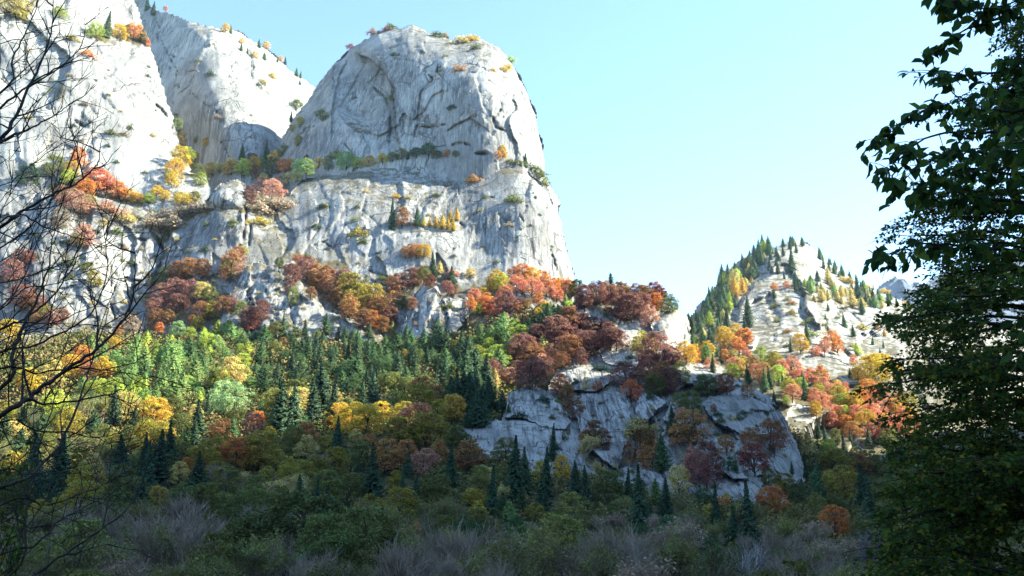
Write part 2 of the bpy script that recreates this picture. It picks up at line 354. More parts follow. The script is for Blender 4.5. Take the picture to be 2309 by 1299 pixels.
# ---- slab wall at the back
rock('rear_cliff', 'pale back wall of rock between the left buttress and the dome', [(290, -60), (335, 5), (350, 22), (375, 26), (440, 50), (520, 64), (548, 72), (575, 92), (620, 120), (655, 155), (700, 185), (760, 230), (800, 520), (400, 520), (300, 460), (200, 0)],
     [(300, 0, 1800), (300, 400, 1560), (380, 60, 1700), (460, 60, 1560), (480, 200, 1450), (440, 380, 1440), (520, 80, 1600), (560, 200, 1500), (540, 340, 1380), (640, 150, 1720), (700, 200, 1760), (680, 300, 1600), (640, 400, 1420), (760, 240, 1880), (760, 500, 1500), (400, 500, 1350)],
     M['dome'], 4, rim=[(440, 50), (520, 64), (575, 92), (655, 155), (760, 230)], rw=40, rd=90, amp=4, plates=60, pamp=4, seed=11, flute=.7,
     feats=[('groove', [(395, 120), (385, 150), (380, 175)], 5, 12), ('groove', [(350, 60), (372, 110), (400, 160), (410, 230)], 3, 8), ('groove', [(372, 120), (420, 135), (455, 160)], 2.5, 6),
            ('groove', [(420, 200), (470, 240), (500, 260)], 2.5, 6), ('groove', [(430, 250), (450, 300), (500, 320), (520, 360)], 2.5, 6), ('step', [(400, 60), (440, 62), (470, 90)], 8, 20),
            ('stain', [(530, 300), (520, 380)], 14, .6), ('stain', [(610, 230), (600, 330)], 5, .4), ('stain', [(500, 250), (505, 380)], 12, .6), ('groove', [(345, 20), (360, 60), (355, 100)], 4, 10)])
# ---- left buttress
rock('left_cliff', 'sunlit white buttress of granite filling the upper left', [(-500, -120), (250, -120), (300, -30), (312, 20), (335, 80), (352, 140), (368, 190), (384, 240), (400, 290), (415, 340), (432, 380), (470, 400), (500, 520), (-500, 560)],
     [(-500, -100, 1040), (-500, 500, 1000), (0, -60, 1130), (0, 200, 1070), (0, 430, 1010), (200, -40, 1230), (200, 80, 1190), (200, 130, 1150), (200, 300, 1100), (200, 450, 1040), (320, 60, 1280), (330, 200, 1200), (340, 350, 1130), (400, 320, 1200), (420, 420, 1110), (480, 500, 1080), (300, 480, 1060)],
     M['dome'], 4, rim=[(300, -30), (312, 20), (352, 140), (384, 240), (400, 290), (432, 380)], rw=26, rd=32, amp=2.5, plates=70, pamp=5, seed=5, flute=.6,
     feats=[('step', [(190, 90), (240, 70), (330, 95)], 14, 40), ('groove', [(210, 70), (222, 110), (240, 150)], 2.5, 8), ('groove', [(150, 35), (190, 32), (225, 20)], 4, 9), ('groove', [(175, 15), (215, 14)], 3, 6),
            ('groove', [(168, 272), (185, 284), (196, 286)], 6, 14), ('groove', [(196, 270), (214, 284)], 4, 10), ('groove', [(175, 300), (196, 310)], 3, 8), ('groove', [(160, 235), (205, 240), (218, 262)], 2.5, 6),
            ('groove', [(350, 235), (370, 255), (385, 280), (396, 310)], 6, 22), ('groove', [(310, 200), (335, 222), (352, 236)], 2.5, 6), ('groove', [(265, 170), (255, 210)], 2, 5), ('groove', [(280, 178), (332, 174)], 2, 5),
            ('stain', [(265, 260), (258, 380)], 6, .55), ('stain', [(330, 230), (325, 350)], 7, .35), ('stain', [(300, 210), (290, 330)], 4, .3), ('stain', [(235, 150), (238, 200)], 5, .5), ('stain', [(120, 300), (115, 420)], 24, .55), ('stain', [(80, 120), (78, 180)], 12, .5),
            ('veg', [(195, 60), (330, 60), (338, 110), (280, 90), (220, 95)], .9), ('veg', [(130, 380), (300, 430), (340, 480), (100, 480)], .8), ('veg', [(0, -30), (120, -20), (60, 40), (0, 50)], .7), ('veg', [(120, 170), (160, 200), (150, 240), (110, 220)], .5)])
# ---- sunlit rib behind the dome's right edge
rock('right_rib', 'blinding sunlit rib behind the right edge of the dome', [(1180, 330), (1236, 395), (1252, 428), (1268, 460), (1264, 478), (1272, 520), (1287, 590), (1298, 618), (1306, 655), (1300, 740), (1180, 740)],
     [(1180, 330, 1300), (1180, 740, 1180), (1260, 430, 1330), (1300, 620, 1290), (1310, 740, 1250), (1230, 600, 1220)], M['dome'], 4, rim=[(1236, 395), (1268, 460), (1264, 478), (1287, 590), (1306, 655)], rw=30, rd=90, amp=4, plates=30, seed=14)
# ---- the dome
rock('granite_dome', 'huge grey granite dome with shaded face and sunlit right edge', [(540, 520), (560, 440), (600, 370), (618, 345), (632, 318), (660, 270), (690, 232), (708, 205), (722, 180), (745, 150), (772, 120), (800, 104), (825, 88), (850, 72), (875, 64), (905, 62), (932, 57), (955, 64), (975, 76), (1005, 80), (1030, 92), (1050, 88), (1085, 84), (1105, 94), (1130, 106), (1145, 125), (1160, 150), (1178, 172), (1192, 212), (1208, 245), (1214, 282), (1226, 320), (1228, 350), (1230, 390), (1240, 430), (1255, 560), (540, 560)],
     [(540, 520, 1270), (560, 430, 1290), (620, 345, 1275), (700, 220, 1300), (700, 350, 1200), (780, 120, 1310), (780, 230, 1225), (800, 350, 1150), (880, 66, 1290), (900, 150, 1210), (900, 250, 1165), (900, 350, 1120), (960, 70, 1270), (1000, 120, 1195), (1020, 230, 1120), (1020, 350, 1090), (1080, 90, 1230), (1100, 150, 1150), (1110, 250, 1090), (1110, 350, 1075), (1150, 150, 1180), (1190, 250, 1140), (1225, 350, 1140), (1240, 440, 1120), (1255, 560, 1080), (800, 560, 1080), (540, 560, 1220), (1000, 560, 1040)],
     M['dome'], 2.6, rim=[(618, 345), (660, 270), (708, 205), (745, 150), (800, 104), (850, 72), (932, 57), (1030, 92), (1085, 84), (1130, 106), (1160, 150), (1192, 212), (1214, 282), (1228, 350), (1232, 400)], rw=75, rd=95, amp=2.6, plates=70, pamp=3.4, pasp=(1, 2.2), seed=21, flute=.35,
     feats=[('scoop', 815, 205, 66, 100, 48, -12), ('step', [(905, 350), (890, 260), (888, 200), (866, 160), (830, 130), (795, 118)], 40, 60),
            ('step', [(745, 320), (750, 240), (765, 170), (790, 122)], -10, 26), ('bulge', 848, 232, 30, 44, 16, -20), ('groove', [(840, 195), (868, 218), (882, 250), (880, 300), (878, 345)], 6, 18), ('stain', [(862, 150), (885, 190), (892, 240), (880, 300)], 10, .8),
            ('stain', [(800, 130), (840, 150), (868, 175)], 16, .5), ('stain', [(760, 150), (750, 200)], 14, .35),
            ('groove', [(835, 128), (880, 122), (920, 128)], 2.5, 6), ('groove', [(840, 116), (880, 108), (920, 96)], 2.5, 7), ('groove', [(855, 132), (900, 134), (935, 138)], 3, 7), ('groove', [(925, 105), (955, 108), (980, 124)], 2, 5), ('groove', [(890, 92), (905, 90)], 6, 12),
            ('groove', [(945, 162), (970, 148), (985, 138)], 2.5, 5), ('groove', [(940, 160), (990, 163), (1040, 160), (1080, 166)], 2, 4), ('groove', [(1030, 140), (1075, 148), (1110, 165)], 2, 4), ('groove', [(1090, 100), (1060, 108), (1020, 100), (985, 82)], 2.5, 5),
            ('groove', [(965, 168), (978, 180), (960, 196), (948, 215), (944, 250), (942, 280), (930, 320), (922, 345)], 4, 14), ('step', [(942, 330), (945, 250), (950, 210), (985, 165), (1032, 208)], 9, 18),
            ('groove', [(985, 165), (1010, 190), (1035, 210)], 2, 6), ('groove', [(950, 286), (975, 288), (1005, 280)], 6, 16), ('groove', [(1035, 205), (1048, 250), (1010, 300)], 1.5, 3), ('groove', [(1018, 328), (1045, 322), (1062, 328)], 6, 14), ('groove', [(1070, 348), (1105, 347)], 7, 16),
            ('groove', [(1148, 200), (1132, 225), (1128, 250), (1112, 268), (1122, 290), (1140, 296)], 6, 16), ('groove', [(1122, 262), (1138, 264)], 4, 10), ('groove', [(1165, 295), (1192, 320)], 2.5, 8), ('groove', [(1100, 180), (1115, 190), (1125, 180)], 2.5, 5), ('groove', [(1060, 120), (1080, 130), (1110, 120)], 2, 4),
            ('step', [(1110, 300), (1060, 265), (1030, 280), (1000, 300)], 6, 25), ('groove', [(775, 322), (790, 340), (803, 355)], 3, 9), ('groove', [(1000, 305), (1008, 340)], 2, 5), ('groove', [(775, 245), (800, 250)], 2.5, 6),
            ('stain', [(715, 290), (712, 340)], 5, .8), ('stain', [(735, 290), (725, 340)], 5, .8), ('stain', [(700, 270), (685, 320)], 4, .6), ('stain', [(890, 270), (885, 350)], 7, .5), ('stain', [(765, 180), (750, 240)], 6, .5), ('stain', [(840, 210), (820, 260)], 7, .5), ('stain', [(860, 300), (850, 350)], 5, .5),
            ('groove', [(745, 150), (755, 190), (740, 235), (720, 250)], 3, 8), ('groove', [(770, 235), (820, 215), (835, 196)], 2, 6)])
# ---- the lower cliffs
rock('cliff', 'long tier of streaked granite cliffs beneath the dome', [(-500, 400), (-100, 420), (60, 430), (150, 445), (200, 440), (250, 448), (300, 462), (345, 480), (400, 472), (455, 470), (475, 440), (495, 410), (540, 402), (556, 415), (560, 445), (600, 450), (650, 440), (668, 418), (684, 402), (722, 394), (760, 396), (800, 386), (850, 378), (880, 364), (900, 362), (935, 372), (975, 360), (1010, 352), (1060, 348), (1100, 360), (1140, 366), (1180, 380), (1215, 402), (1236, 430), (1248, 455), (1262, 500), (1272, 545), (1278, 590), (1290, 640), (1295, 720), (1250, 850), (-500, 900)],
     [(-500, 400, 900), (-500, 850, 760), (0, 430, 930), (0, 600, 860), (0, 850, 760), (200, 445, 960), (200, 600, 880), (200, 800, 780), (340, 480, 980), (340, 620, 915), (340, 780, 800), (420, 475, 1000), (430, 560, 930), (430, 740, 810), (520, 405, 1050), (510, 480, 960), (520, 600, 900), (560, 760, 800), (600, 460, 1030), (620, 560, 940), (680, 410, 1080), (690, 500, 985), (700, 620, 900), (700, 780, 790), (760, 398, 1090), (780, 450, 1010), (800, 520, 960), (800, 640, 890), (900, 364, 1130), (900, 420, 1050), (900, 510, 965), (900, 600, 915), (900, 740, 840), (1000, 355, 1140), (1010, 420, 1060), (1010, 500, 990), (1010, 530, 965), (1010, 620, 925), (1010, 760, 830), (1100, 362, 1110), (1100, 450, 1020), (1110, 560, 965), (1110, 650, 915), (1180, 380, 1070), (1180, 480, 985), (1190, 640, 925), (1240, 450, 1040), (1240, 560, 985), (1275, 600, 1000), (1280, 700, 960), (1250, 850, 850)],
     M['low'], 2.8, rim=[(668, 418), (722, 394), (800, 386), (880, 364), (935, 372), (1010, 352), (1100, 360), (1180, 380), (1236, 430), (1262, 500), (1278, 590), (1290, 640)], rw=26, rd=40, amp=3.2, plates=120, pamp=4.6, pasp=(1, 2.4), seed=33, flute=.7,
     feats=[('groove', [(556, 455), (552, 500), (545, 545), (540, 560)], 6, 30), ('groove', [(565, 505), (562, 555)], 5, 20), ('step', [(545, 560), (552, 500), (556, 460)], -14, 30), ('groove', [(352, 530), (366, 560), (372, 580), (350, 620), (345, 650)], 9, 30), ('step', [(380, 590), (375, 560), (395, 500), (430, 476)], 16, 40),
            ('groove', [(298, 536), (330, 542)], 6, 16), ('groove', [(280, 624), (300, 632), (320, 634)], 6, 16), ('groove', [(262, 640), (250, 680), (260, 720)], 5, 14), ('step', [(360, 630), (400, 560), (380, 520)], 10, 24), ('groove', [(220, 545), (250, 600), (250, 660)], 3, 9), ('groove', [(300, 640), (290, 660), (275, 640)], 3, 9),
            ('stain', [(410, 490), (418, 528)], 4, .8), ('stain', [(480, 490), (478, 560)], 18, .5), ('stain', [(690, 410), (692, 460), (697, 560)], 7, .85), ('stain', [(665, 420), (655, 560)], 8, .5), ('stain', [(740, 500), (745, 600)], 9, .5), ('stain', [(800, 395), (820, 460)], 4, .5), ('stain', [(830, 400), (860, 480)], 4, .6), ('stain', [(780, 560), (785, 650)], 12, .5),
            ('groove', [(610, 510), (640, 518), (668, 522)], 3, 8), ('groove', [(718, 480), (722, 500), (715, 525), (700, 545)], 2, 6), ('groove', [(810, 470), (835, 490), (858, 512)], 5, 12), ('groove', [(695, 560), (725, 545), (750, 560), (775, 535), (800, 530)], 3, 8), ('groove', [(740, 555), (762, 556), (780, 545), (830, 500)], 2, 6), ('groove', [(700, 565), (740, 540)], 2.5, 6), ('groove', [(775, 500), (795, 525), (812, 530)], 3, 8),
            ('groove', [(880, 552), (905, 542), (922, 535)], 4, 10), ('groove', [(935, 534), (955, 532), (978, 524)], 4, 10), ('step', [(860, 530), (940, 520), (1020, 525)], 14, 30), ('groove', [(830, 610), (860, 618), (880, 632)], 4, 10), ('groove', [(830, 630), (870, 645)], 4, 10), ('groove', [(838, 575), (870, 568)], 2.5, 6),
            ('groove', [(1008, 575), (1026, 560)], 4, 10), ('groove', [(1034, 502), (1050, 512)], 5, 10), ('groove', [(1028, 398), (1035, 430), (1034, 448)], 3, 9), ('groove', [(1195, 448), (1225, 448), (1240, 455), (1228, 472)], 8, 18), ('groove', [(1120, 476), (1140, 500), (1158, 512)], 3, 8), ('groove', [(1095, 442), (1118, 448)], 3, 7), ('groove', [(1240, 560), (1250, 590), (1256, 610)], 4, 12), ('groove', [(1170, 480), (1180, 500)], 3, 7),
            ('groove', [(1095, 470), (1060, 490), (1045, 505)], 2, 5), ('stain', [(1190, 480), (1205, 580)], 12, .55), ('stain', [(1060, 360), (1075, 440)], 18, .6), ('stain', [(1130, 380), (1150, 440)], 20, .5), ('stain', [(1135, 490), (1140, 600)], 10, .5), ('stain', [(1230, 480), (1250, 560)], 10, .6), ('stain', [(950, 525), (960, 560)], 14, .6), ('stain', [(980, 370), (990, 420)], 12, .4), ('stain', [(430, 500), (420, 560)], 8, .6), ('stain', [(330, 540), (320, 600)], 12, .6), ('stain', [(870, 570), (860, 640)], 14, .5),
            ('veg', [(420, 440), (560, 455), (660, 440), (660, 480), (590, 520), (560, 480), (440, 490), (350, 560), (330, 500)], .9), ('veg', [(120, 440), (340, 475), (320, 520), (160, 500)], .55), ('veg', [(640, 560), (780, 600), (900, 740), (820, 720), (700, 640)], .8), ('veg', [(330, 620), (470, 620), (560, 700), (600, 760), (330, 760)], .9), ('veg', [(820, 620), (1020, 620), (1100, 700), (1000, 720), (860, 680)], .7), ('veg', [(1060, 640), (1290, 620), (1290, 760), (1040, 740)], .8), ('veg', [(560, 500), (640, 520), (650, 600), (580, 590)], .35), ('veg', [(700, 560), (860, 580), (860, 600), (720, 600)], .35)])
rock('cliff', 'rounded pale rock boss on the terrace left of the dome foot', [(462, 480), (475, 445), (495, 415), (520, 402), (548, 408), (560, 440), (556, 478), (520, 500)], [(462, 480, 1000), (520, 402, 1010), (520, 460, 962), (520, 500, 1000), (556, 440, 985), (480, 440, 968)], M['low'], 3.5, rim=[(475, 445), (495, 415), (520, 402), (548, 408), (558, 440)], rw=22, rd=26, plates=10, pamp=2, amp=2, seed=4, back=60)
rock('cliff', 'broken grey outcrop between the spruce slope and the diagonal row of beeches', [(470, 800), (486, 740), (500, 700), (512, 680), (530, 640), (548, 600), (590, 590), (625, 612), (660, 620), (690, 640), (715, 668), (740, 700), (790, 712), (830, 735), (870, 760), (890, 800)],
     [(470, 800, 775), (500, 700, 810), (550, 600, 860), (600, 600, 860), (620, 700, 805), (700, 650, 835), (700, 760, 780), (860, 760, 790), (890, 800, 775)], M['low'], 3.5, rim=[(530, 640), (548, 600), (590, 590), (660, 620), (715, 668), (790, 712), (870, 760)], rw=20, rd=24, plates=50, pamp=6, amp=5, seed=44, back=50,
     feats=[('groove', [(660, 640), (655, 690), (662, 730)], 4, 12), ('groove', [(760, 712), (770, 745)], 5, 14), ('groove', [(590, 640), (610, 680)], 3, 8), ('groove', [(640, 720), (655, 700)], 3, 7), ('step', [(560, 760), (575, 700), (560, 640)], 8, 20), ('stain', [(610, 620), (615, 700)], 10, .5), ('veg', [(600, 600), (660, 620), (680, 680), (640, 660)], .6)])
rock('cliff', 'pale triangular rock fin standing above the green slope', [(895, 790), (905, 740), (918, 700), (935, 660), (955, 640), (970, 634), (985, 640), (1000, 665), (1030, 672), (1062, 670), (1068, 690), (1050, 720), (1035, 745), (1030, 790)],
     [(895, 790, 790), (930, 680, 830), (965, 640, 850), (990, 700, 808), (1060, 680, 840), (1030, 790, 790), (960, 760, 790)], M['low'], 3.5, rim=[(918, 700), (955, 640), (985, 640), (1000, 665), (1062, 670)], rw=16, rd=20, plates=24, pamp=4, amp=3, seed=46, back=50,
     feats=[('step', [(1010, 780), (1012, 720), (992, 655)], 8, 20), ('groove', [(992, 655), (1012, 690)], 3, 8), ('stain', [(1040, 680), (1030, 720)], 6, .5), ('veg', [(960, 720), (1010, 720), (1000, 760), (950, 745)], .6)])
rock('cliff', 'small dark boulder under the orange beeches at the foot of the dome', [(1130, 700), (1146, 665), (1158, 645), (1178, 642), (1200, 660), (1216, 690), (1220, 720), (1130, 720)], [(1130, 720, 800), (1165, 645, 830), (1220, 720, 800), (1170, 700, 800)], M['low'], 3.5, rim=[(1146, 665), (1158, 645), (1178, 642), (1216, 690)], rw=14, rd=18, plates=12, pamp=5, seed=48, back=40)
rock('cliff', 'blinding white sunlit rock at the foot of the cliffs on the left', [(-500, 740), (60, 752), (120, 748), (180, 758), (240, 752), (300, 742), (330, 748), (362, 772), (350, 800), (280, 812), (230, 850), (150, 880), (60, 905), (-500, 940)],
     [(-500, 740, 700), (-500, 940, 560), (60, 755, 760), (60, 900, 590), (200, 760, 780), (200, 850, 640), (300, 745, 800), (350, 790, 760), (280, 810, 700)], M['dome'], 4, rim=[(60, 752), (180, 758), (300, 742), (362, 772)], rw=12, rd=15, plates=50, pamp=6, amp=4, seed=49, back=50)
# ---- the right hand peak
rock('mountain', 'pointed rocky peak covered with spruces on the right', [(1490, 900), (1500, 760), (1545, 720), (1570, 690), (1600, 660), (1625, 630), (1650, 600), (1680, 575), (1710, 560), (1745, 552), (1780, 545), (1800, 538), (1822, 545), (1838, 562), (1870, 590), (1900, 605), (1935, 640), (1975, 652), (2010, 664), (2060, 690), (2140, 712), (2240, 730), (2400, 740), (2700, 760), (2700, 1140), (1500, 1140)],
     [(1490, 900, 1150), (1500, 1140, 640), (1560, 720, 1500), (1620, 640, 1650), (1700, 565, 1800), (1800, 540, 1850), (1860, 590, 1800), (1950, 650, 1700), (2050, 690, 1650), (2250, 735, 1500), (2700, 760, 1500), (1600, 780, 1260), (1660, 730, 1400), (1720, 640, 1560), (1800, 620, 1600), (1900, 700, 1480), (2000, 740, 1450), (1700, 800, 1190), (1800, 800, 1180), (1850, 860, 1060), (1950, 820, 1200), (2200, 850, 1150), (1750, 900, 960), (1900, 920, 900), (2100, 950, 850), (1850, 1000, 780), (2000, 1020, 740), (2700, 1140, 640), (2000, 1140, 610), (2400, 1000, 800)],
     M['peak'], 4, rim=[(1545, 720), (1600, 660), (1650, 600), (1710, 560), (1800, 538), (1838, 562), (1900, 605), (1975, 652), (2060, 690)], rw=26, rd=90, amp=7, plates=150, pamp=11, pasp=(1, 1.2), seed=61, flute=.8,
     feats=[('step', [(1660, 740), (1668, 690), (1700, 640), (1745, 620)], 26, 40), ('step', [(1880, 710), (1920, 690), (1950, 665)], 28, 40), ('groove', [(1880, 700), (1915, 680), (1945, 662)], 6, 24), ('step', [(1870, 760), (1900, 780), (1950, 800)], 18, 30), ('groove', [(1800, 735), (1840, 770), (1880, 790)], 3, 9), ('groove', [(1730, 750), (1770, 770)], 4, 10), ('step', [(1790, 812), (1850, 800), (1930, 845)], -14, 50),
            ('groove', [(1730, 700), (1760, 690)], 4, 10), ('stain', [(1870, 815), (1890, 850)], 9, .4), ('stain', [(1840, 810), (1850, 840)], 6, .4),
            ('veg', [(1500, 700), (1640, 600), (1700, 570), (1680, 640), (1640, 720), (1600, 780), (1500, 860)], .85), ('veg', [(1740, 600), (1830, 590), (1830, 640), (1760, 640)], .6), ('veg', [(1770, 640), (1960, 640), (1960, 690), (1830, 690)], .6), ('veg', [(1560, 780), (1760, 820), (1900, 850), (2100, 900), (2500, 900), (2500, 1140), (1500, 1140)], .95), ('veg', [(1830, 700), (1860, 690), (1900, 760), (1850, 750)], .4)])
rock('mountain', 'sunlit sloping slab on the mountainside above the orange beeches', [(1780, 830), (1800, 806), (1840, 800), (1880, 806), (1920, 825), (1945, 855), (1935, 870), (1880, 862), (1830, 850)], [(1780, 830, 1090), (1840, 800, 1150), (1945, 860, 1050), (1870, 862, 1040)], M['peak'], 3.5, rim=[(1800, 806), (1840, 800), (1920, 825), (1945, 855)], rw=8, rd=10, plates=8, pamp=2, amp=2, seed=3, back=30, feats=[('stain', [(1830, 805), (1850, 850)], 4, .5), ('stain', [(1860, 805), (1885, 855)], 4, .5)])
rock('mountain', 'white rock patch among the orange beeches right of the knoll', [(1765, 960), (1775, 925), (1800, 908), (1840, 915), (1880, 925), (1850, 945), (1820, 960), (1800, 985)], [(1765, 960, 770), (1800, 908, 830), (1880, 925, 820), (1800, 985, 740)], M['peak'], 3.5, plates=10, pamp=3, seed=9, back=30)
# ---- the slab knoll in the middle
KN = [(1030, 972, 490), (1110, 950, 515), (1140, 1015, 465), (1165, 875, 610), (1250, 960, 535), (1240, 1030, 470), (1250, 860, 645), (1340, 800, 690), (1340, 880, 610), (1340, 960, 560), (1330, 1060, 470), (1400, 780, 700), (1300, 690, 760), (1400, 655, 790), (1500, 690, 790), (1560, 740, 770), (1450, 760, 715), (1430, 850, 635), (1430, 950, 560), (1420, 1040, 490), (1400, 1100, 450), (1540, 830, 670), (1550, 900, 610), (1540, 1000, 530), (1500, 1140, 425), (1560, 1165, 410), (1650, 860, 660), (1650, 940, 590), (1650, 1050, 500), (1700, 1160, 420), (1740, 900, 650), (1780, 980, 620), (1812, 1060, 570), (1750, 1060, 530)]
rock('rocky_knoll', 'dark grey knoll of smooth streaked slabs in the middle distance', [(1030, 972), (1060, 955), (1085, 947), (1130, 946), (1138, 925), (1142, 890), (1165, 872), (1200, 868), (1230, 880), (1245, 850), (1262, 826), (1300, 800), (1350, 790), (1375, 762), (1392, 750), (1340, 728), (1300, 720), (1285, 700), (1300, 668), (1340, 652), (1400, 650), (1470, 660), (1510, 690), (1535, 700), (1560, 730), (1572, 790), (1610, 810), (1640, 835), (1690, 870), (1740, 895), (1762, 925), (1780, 960), (1798, 1000), (1812, 1040), (1822, 1075), (1800, 1130), (1700, 1190), (1540, 1195), (1480, 1180), (1420, 1165), (1360, 1135), (1310, 1100), (1240, 1075), (1160, 1062), (1090, 1050), (1045, 1020)],
     KN,
     M['slab'], 3.0, rim=[(1762, 925), (1780, 960), (1798, 1000), (1812, 1040), (1815, 1075)], rw=35, rd=30, amp=4, plates=70, pamp=8, seed=72, flute=.9, back=60,
     feats=[('step', [(1140, 945), (1230, 925), (1290, 935)], -8, 50), ('step', [(1100, 1000), (1200, 970), (1262, 948)], 5, 20), ('step', [(1290, 930), (1340, 880), (1420, 885), (1425, 950)], 9, 30), ('step', [(1260, 850), (1330, 870), (1400, 860)], 8, 30), ('groove', [(1212, 976), (1262, 952)], 3, 7), ('groove', [(1455, 955), (1480, 925), (1500, 905)], 3.5, 9),
            ('groove', [(1432, 900), (1433, 950)], 3, 8), ('scoop', 1505, 925, 26, 20, 9, 0), ('step', [(1520, 980), (1580, 990), (1640, 1000)], 9, 24), ('groove', [(1560, 975), (1600, 985), (1620, 1000)], 4, 10), ('groove', [(1580, 940), (1640, 960), (1690, 975)], 3, 8), ('groove', [(1620, 1010), (1660, 1040)], 3, 8), ('step', [(1760, 1110), (1755, 1050), (1740, 1000), (1735, 950)], -12, 30),
            ('step', [(1600, 890), (1700, 900), (1760, 940)], 9, 28), ('step', [(1370, 790), (1440, 800), (1450, 840)], 8, 20), ('step', [(1380, 1062), (1440, 1045), (1500, 1060), (1535, 1100)], 10, 20), ('groove', [(1380, 1062), (1440, 1047), (1500, 1060)], 3.5, 9), ('step', [(1450, 790), (1470, 720), (1500, 700)], 10, 24), ('groove', [(1430, 720), (1460, 740), (1500, 760)], 3, 8), ('groove', [(1345, 700), (1400, 735), (1430, 760)], 3, 8), ('bulge', 1370, 700, 34, 30, 12, 20),
            ('stain', [(1140, 955), (1165, 1010)], 7, .8), ('stain', [(1170, 955), (1195, 1010)], 5, .7), ('stain', [(1210, 985), (1225, 1020)], 8, .6), ('stain', [(1310, 900), (1340, 960)], 9, .6), ('stain', [(1350, 890), (1385, 970)], 7, .6), ('stain', [(1395, 1060), (1410, 1095)], 10, .8), ('stain', [(1440, 1055), (1455, 1090)], 7, .8), ('stain', [(1480, 1065), (1500, 1100)], 6, .8), ('stain', [(1640, 930), (1680, 980)], 14, .5), ('stain', [(1490, 915), (1500, 950)], 9, .7), ('stain', [(1270, 890), (1290, 930)], 8, .5),
            ('veg', [(1285, 700), (1340, 728), (1392, 750), (1375, 770), (1300, 800), (1262, 826), (1262, 700)], .95), ('veg', [(1300, 660), (1480, 665), (1500, 690), (1440, 700), (1420, 740), (1380, 730)], .8), ('veg', [(1420, 790), (1500, 780), (1560, 830), (1560, 900), (1480, 890), (1430, 840)], .8), ('veg', [(1230, 860), (1262, 870), (1300, 930), (1280, 990), (1240, 940)], .7), ('veg', [(1290, 1010), (1450, 1030), (1500, 1050), (1420, 1060), (1330, 1060)], .8), ('veg', [(1500, 960), (1560, 980), (1600, 1060), (1620, 1100), (1540, 1080)], .7), ('veg', [(1560, 860), (1660, 870), (1620, 900), (1570, 900)], .7), ('veg', [(1640, 1010), (1750, 1010), (1730, 1080), (1640, 1080)], .6)])
def slab(label, ol, off, rim, rw=13, rd=16, seed=1, feats=(), tx=0.0, ty=0.0, pl=14, pa=3.0, st=2.6):
    cx_ = sum(p[0] for p in ol) / len(ol); cy_ = sum(p[1] for p in ol) / len(ol)
    rock('rock_slab', label, ol, [(a, b, d - off + tx * (a - cx_) + ty * (b - cy_)) for a, b, d in KN], M['slab'], st, rim=rim, rw=rw, rd=rd, amp=2, plates=pl, pamp=pa, seed=seed, back=26, flute=.7, warp=6, feats=feats)
slab('low streaked slab at the left end of the knoll', [(1030, 972), (1052, 957), (1085, 946), (1130, 946), (1190, 944), (1200, 938), (1215, 950), (1262, 948), (1272, 965), (1262, 1010), (1250, 1070), (1150, 1060), (1060, 1020)], 9, [(1030, 972), (1052, 957), (1085, 946), (1190, 944), (1215, 950), (1262, 948), (1272, 965)], seed=81, tx=-.03,
     feats=[('stain', [(1105, 955), (1122, 1010)], 4, .8), ('stain', [(1140, 955), (1165, 1020)], 7, .8), ('stain', [(1175, 955), (1200, 1020)], 4, .8), ('stain', [(1215, 965), (1235, 1020)], 7, .6), ('groove', [(1212, 976), (1262, 952)], 3, 8)])
slab('rounded grey slab above the low streaked one', [(1138, 940), (1140, 905), (1152, 882), (1172, 870), (1205, 868), (1228, 876), (1262, 905), (1290, 950), (1275, 972), (1230, 965), (1190, 948)], 14, [(1138, 940), (1140, 905), (1152, 882), (1172, 870), (1205, 868), (1228, 876), (1262, 905), (1290, 950)], seed=82, rd=20, feats=[('stain', [(1215, 880), (1262, 950)], 6, .6), ('step', [(1160, 900), (1200, 905), (1250, 940)], 6, 14)])
slab('long slab beneath the maroon wood', [(1236, 862), (1258, 832), (1296, 822), (1345, 826), (1375, 838), (1385, 858), (1340, 884), (1290, 880)], 8, [(1236, 862), (1258, 832), (1296, 822), (1345, 826), (1375, 838)], seed=83)
slab('smooth slab climbing to the knoll summit', [(1352, 800), (1376, 768), (1398, 758), (1418, 764), (1440, 800), (1442, 828), (1410, 832), (1370, 820)], 9, [(1352, 800), (1376, 768), (1398, 758), (1418, 764)], seed=84, feats=[('stain', [(1395, 775), (1420, 820)], 5, .6)])
slab('great diagonally streaked slab in the middle of the knoll', [(1290, 905), (1310, 888), (1360, 882), (1405, 888), (1420, 930), (1430, 970), (1412, 1010), (1395, 1060), (1350, 1030), (1310, 980)], 12, [(1290, 905), (1310, 888), (1360, 882), (1405, 888)], seed=85, tx=.05,
     feats=[('stain', [(1305, 900), (1350, 1000)], 5, .7), ('stain', [(1325, 895), (1375, 1010)], 4, .8), ('stain', [(1350, 890), (1400, 1010)], 6, .6), ('stain', [(1375, 888), (1415, 970)], 4, .8)])
slab('pale slab right of the great streaked one', [(1430, 910), (1450, 885), (1480, 890), (1502, 905), (1480, 928), (1458, 952), (1434, 952)], 15, [(1430, 910), (1450, 885), (1480, 890), (1502, 905)], seed=86, rw=10)
slab('tilted block leaning beside the triangular niche', [(1498, 930), (1510, 900), (1530, 896), (1556, 920), (1565, 950), (1530, 962), (1490, 950)], 13, [(1498, 930), (1510, 900), (1530, 896), (1556, 920)], seed=87, rw=10, tx=-.15)
slab('broad grey slab on the right side of the knoll', [(1580, 912), (1600, 892), (1650, 888), (1700, 896), (1745, 915), (1764, 935), (1752, 975), (1715, 985), (1660, 975), (1610, 950)], 14, [(1580, 912), (1600, 892), (1650, 888), (1700, 896), (1745, 915), (1764, 935)], seed=88, rd=22, feats=[('stain', [(1650, 910), (1690, 970)], 8, .5), ('step', [(1590, 930), (1660, 925), (1740, 950)], 5, 14)])
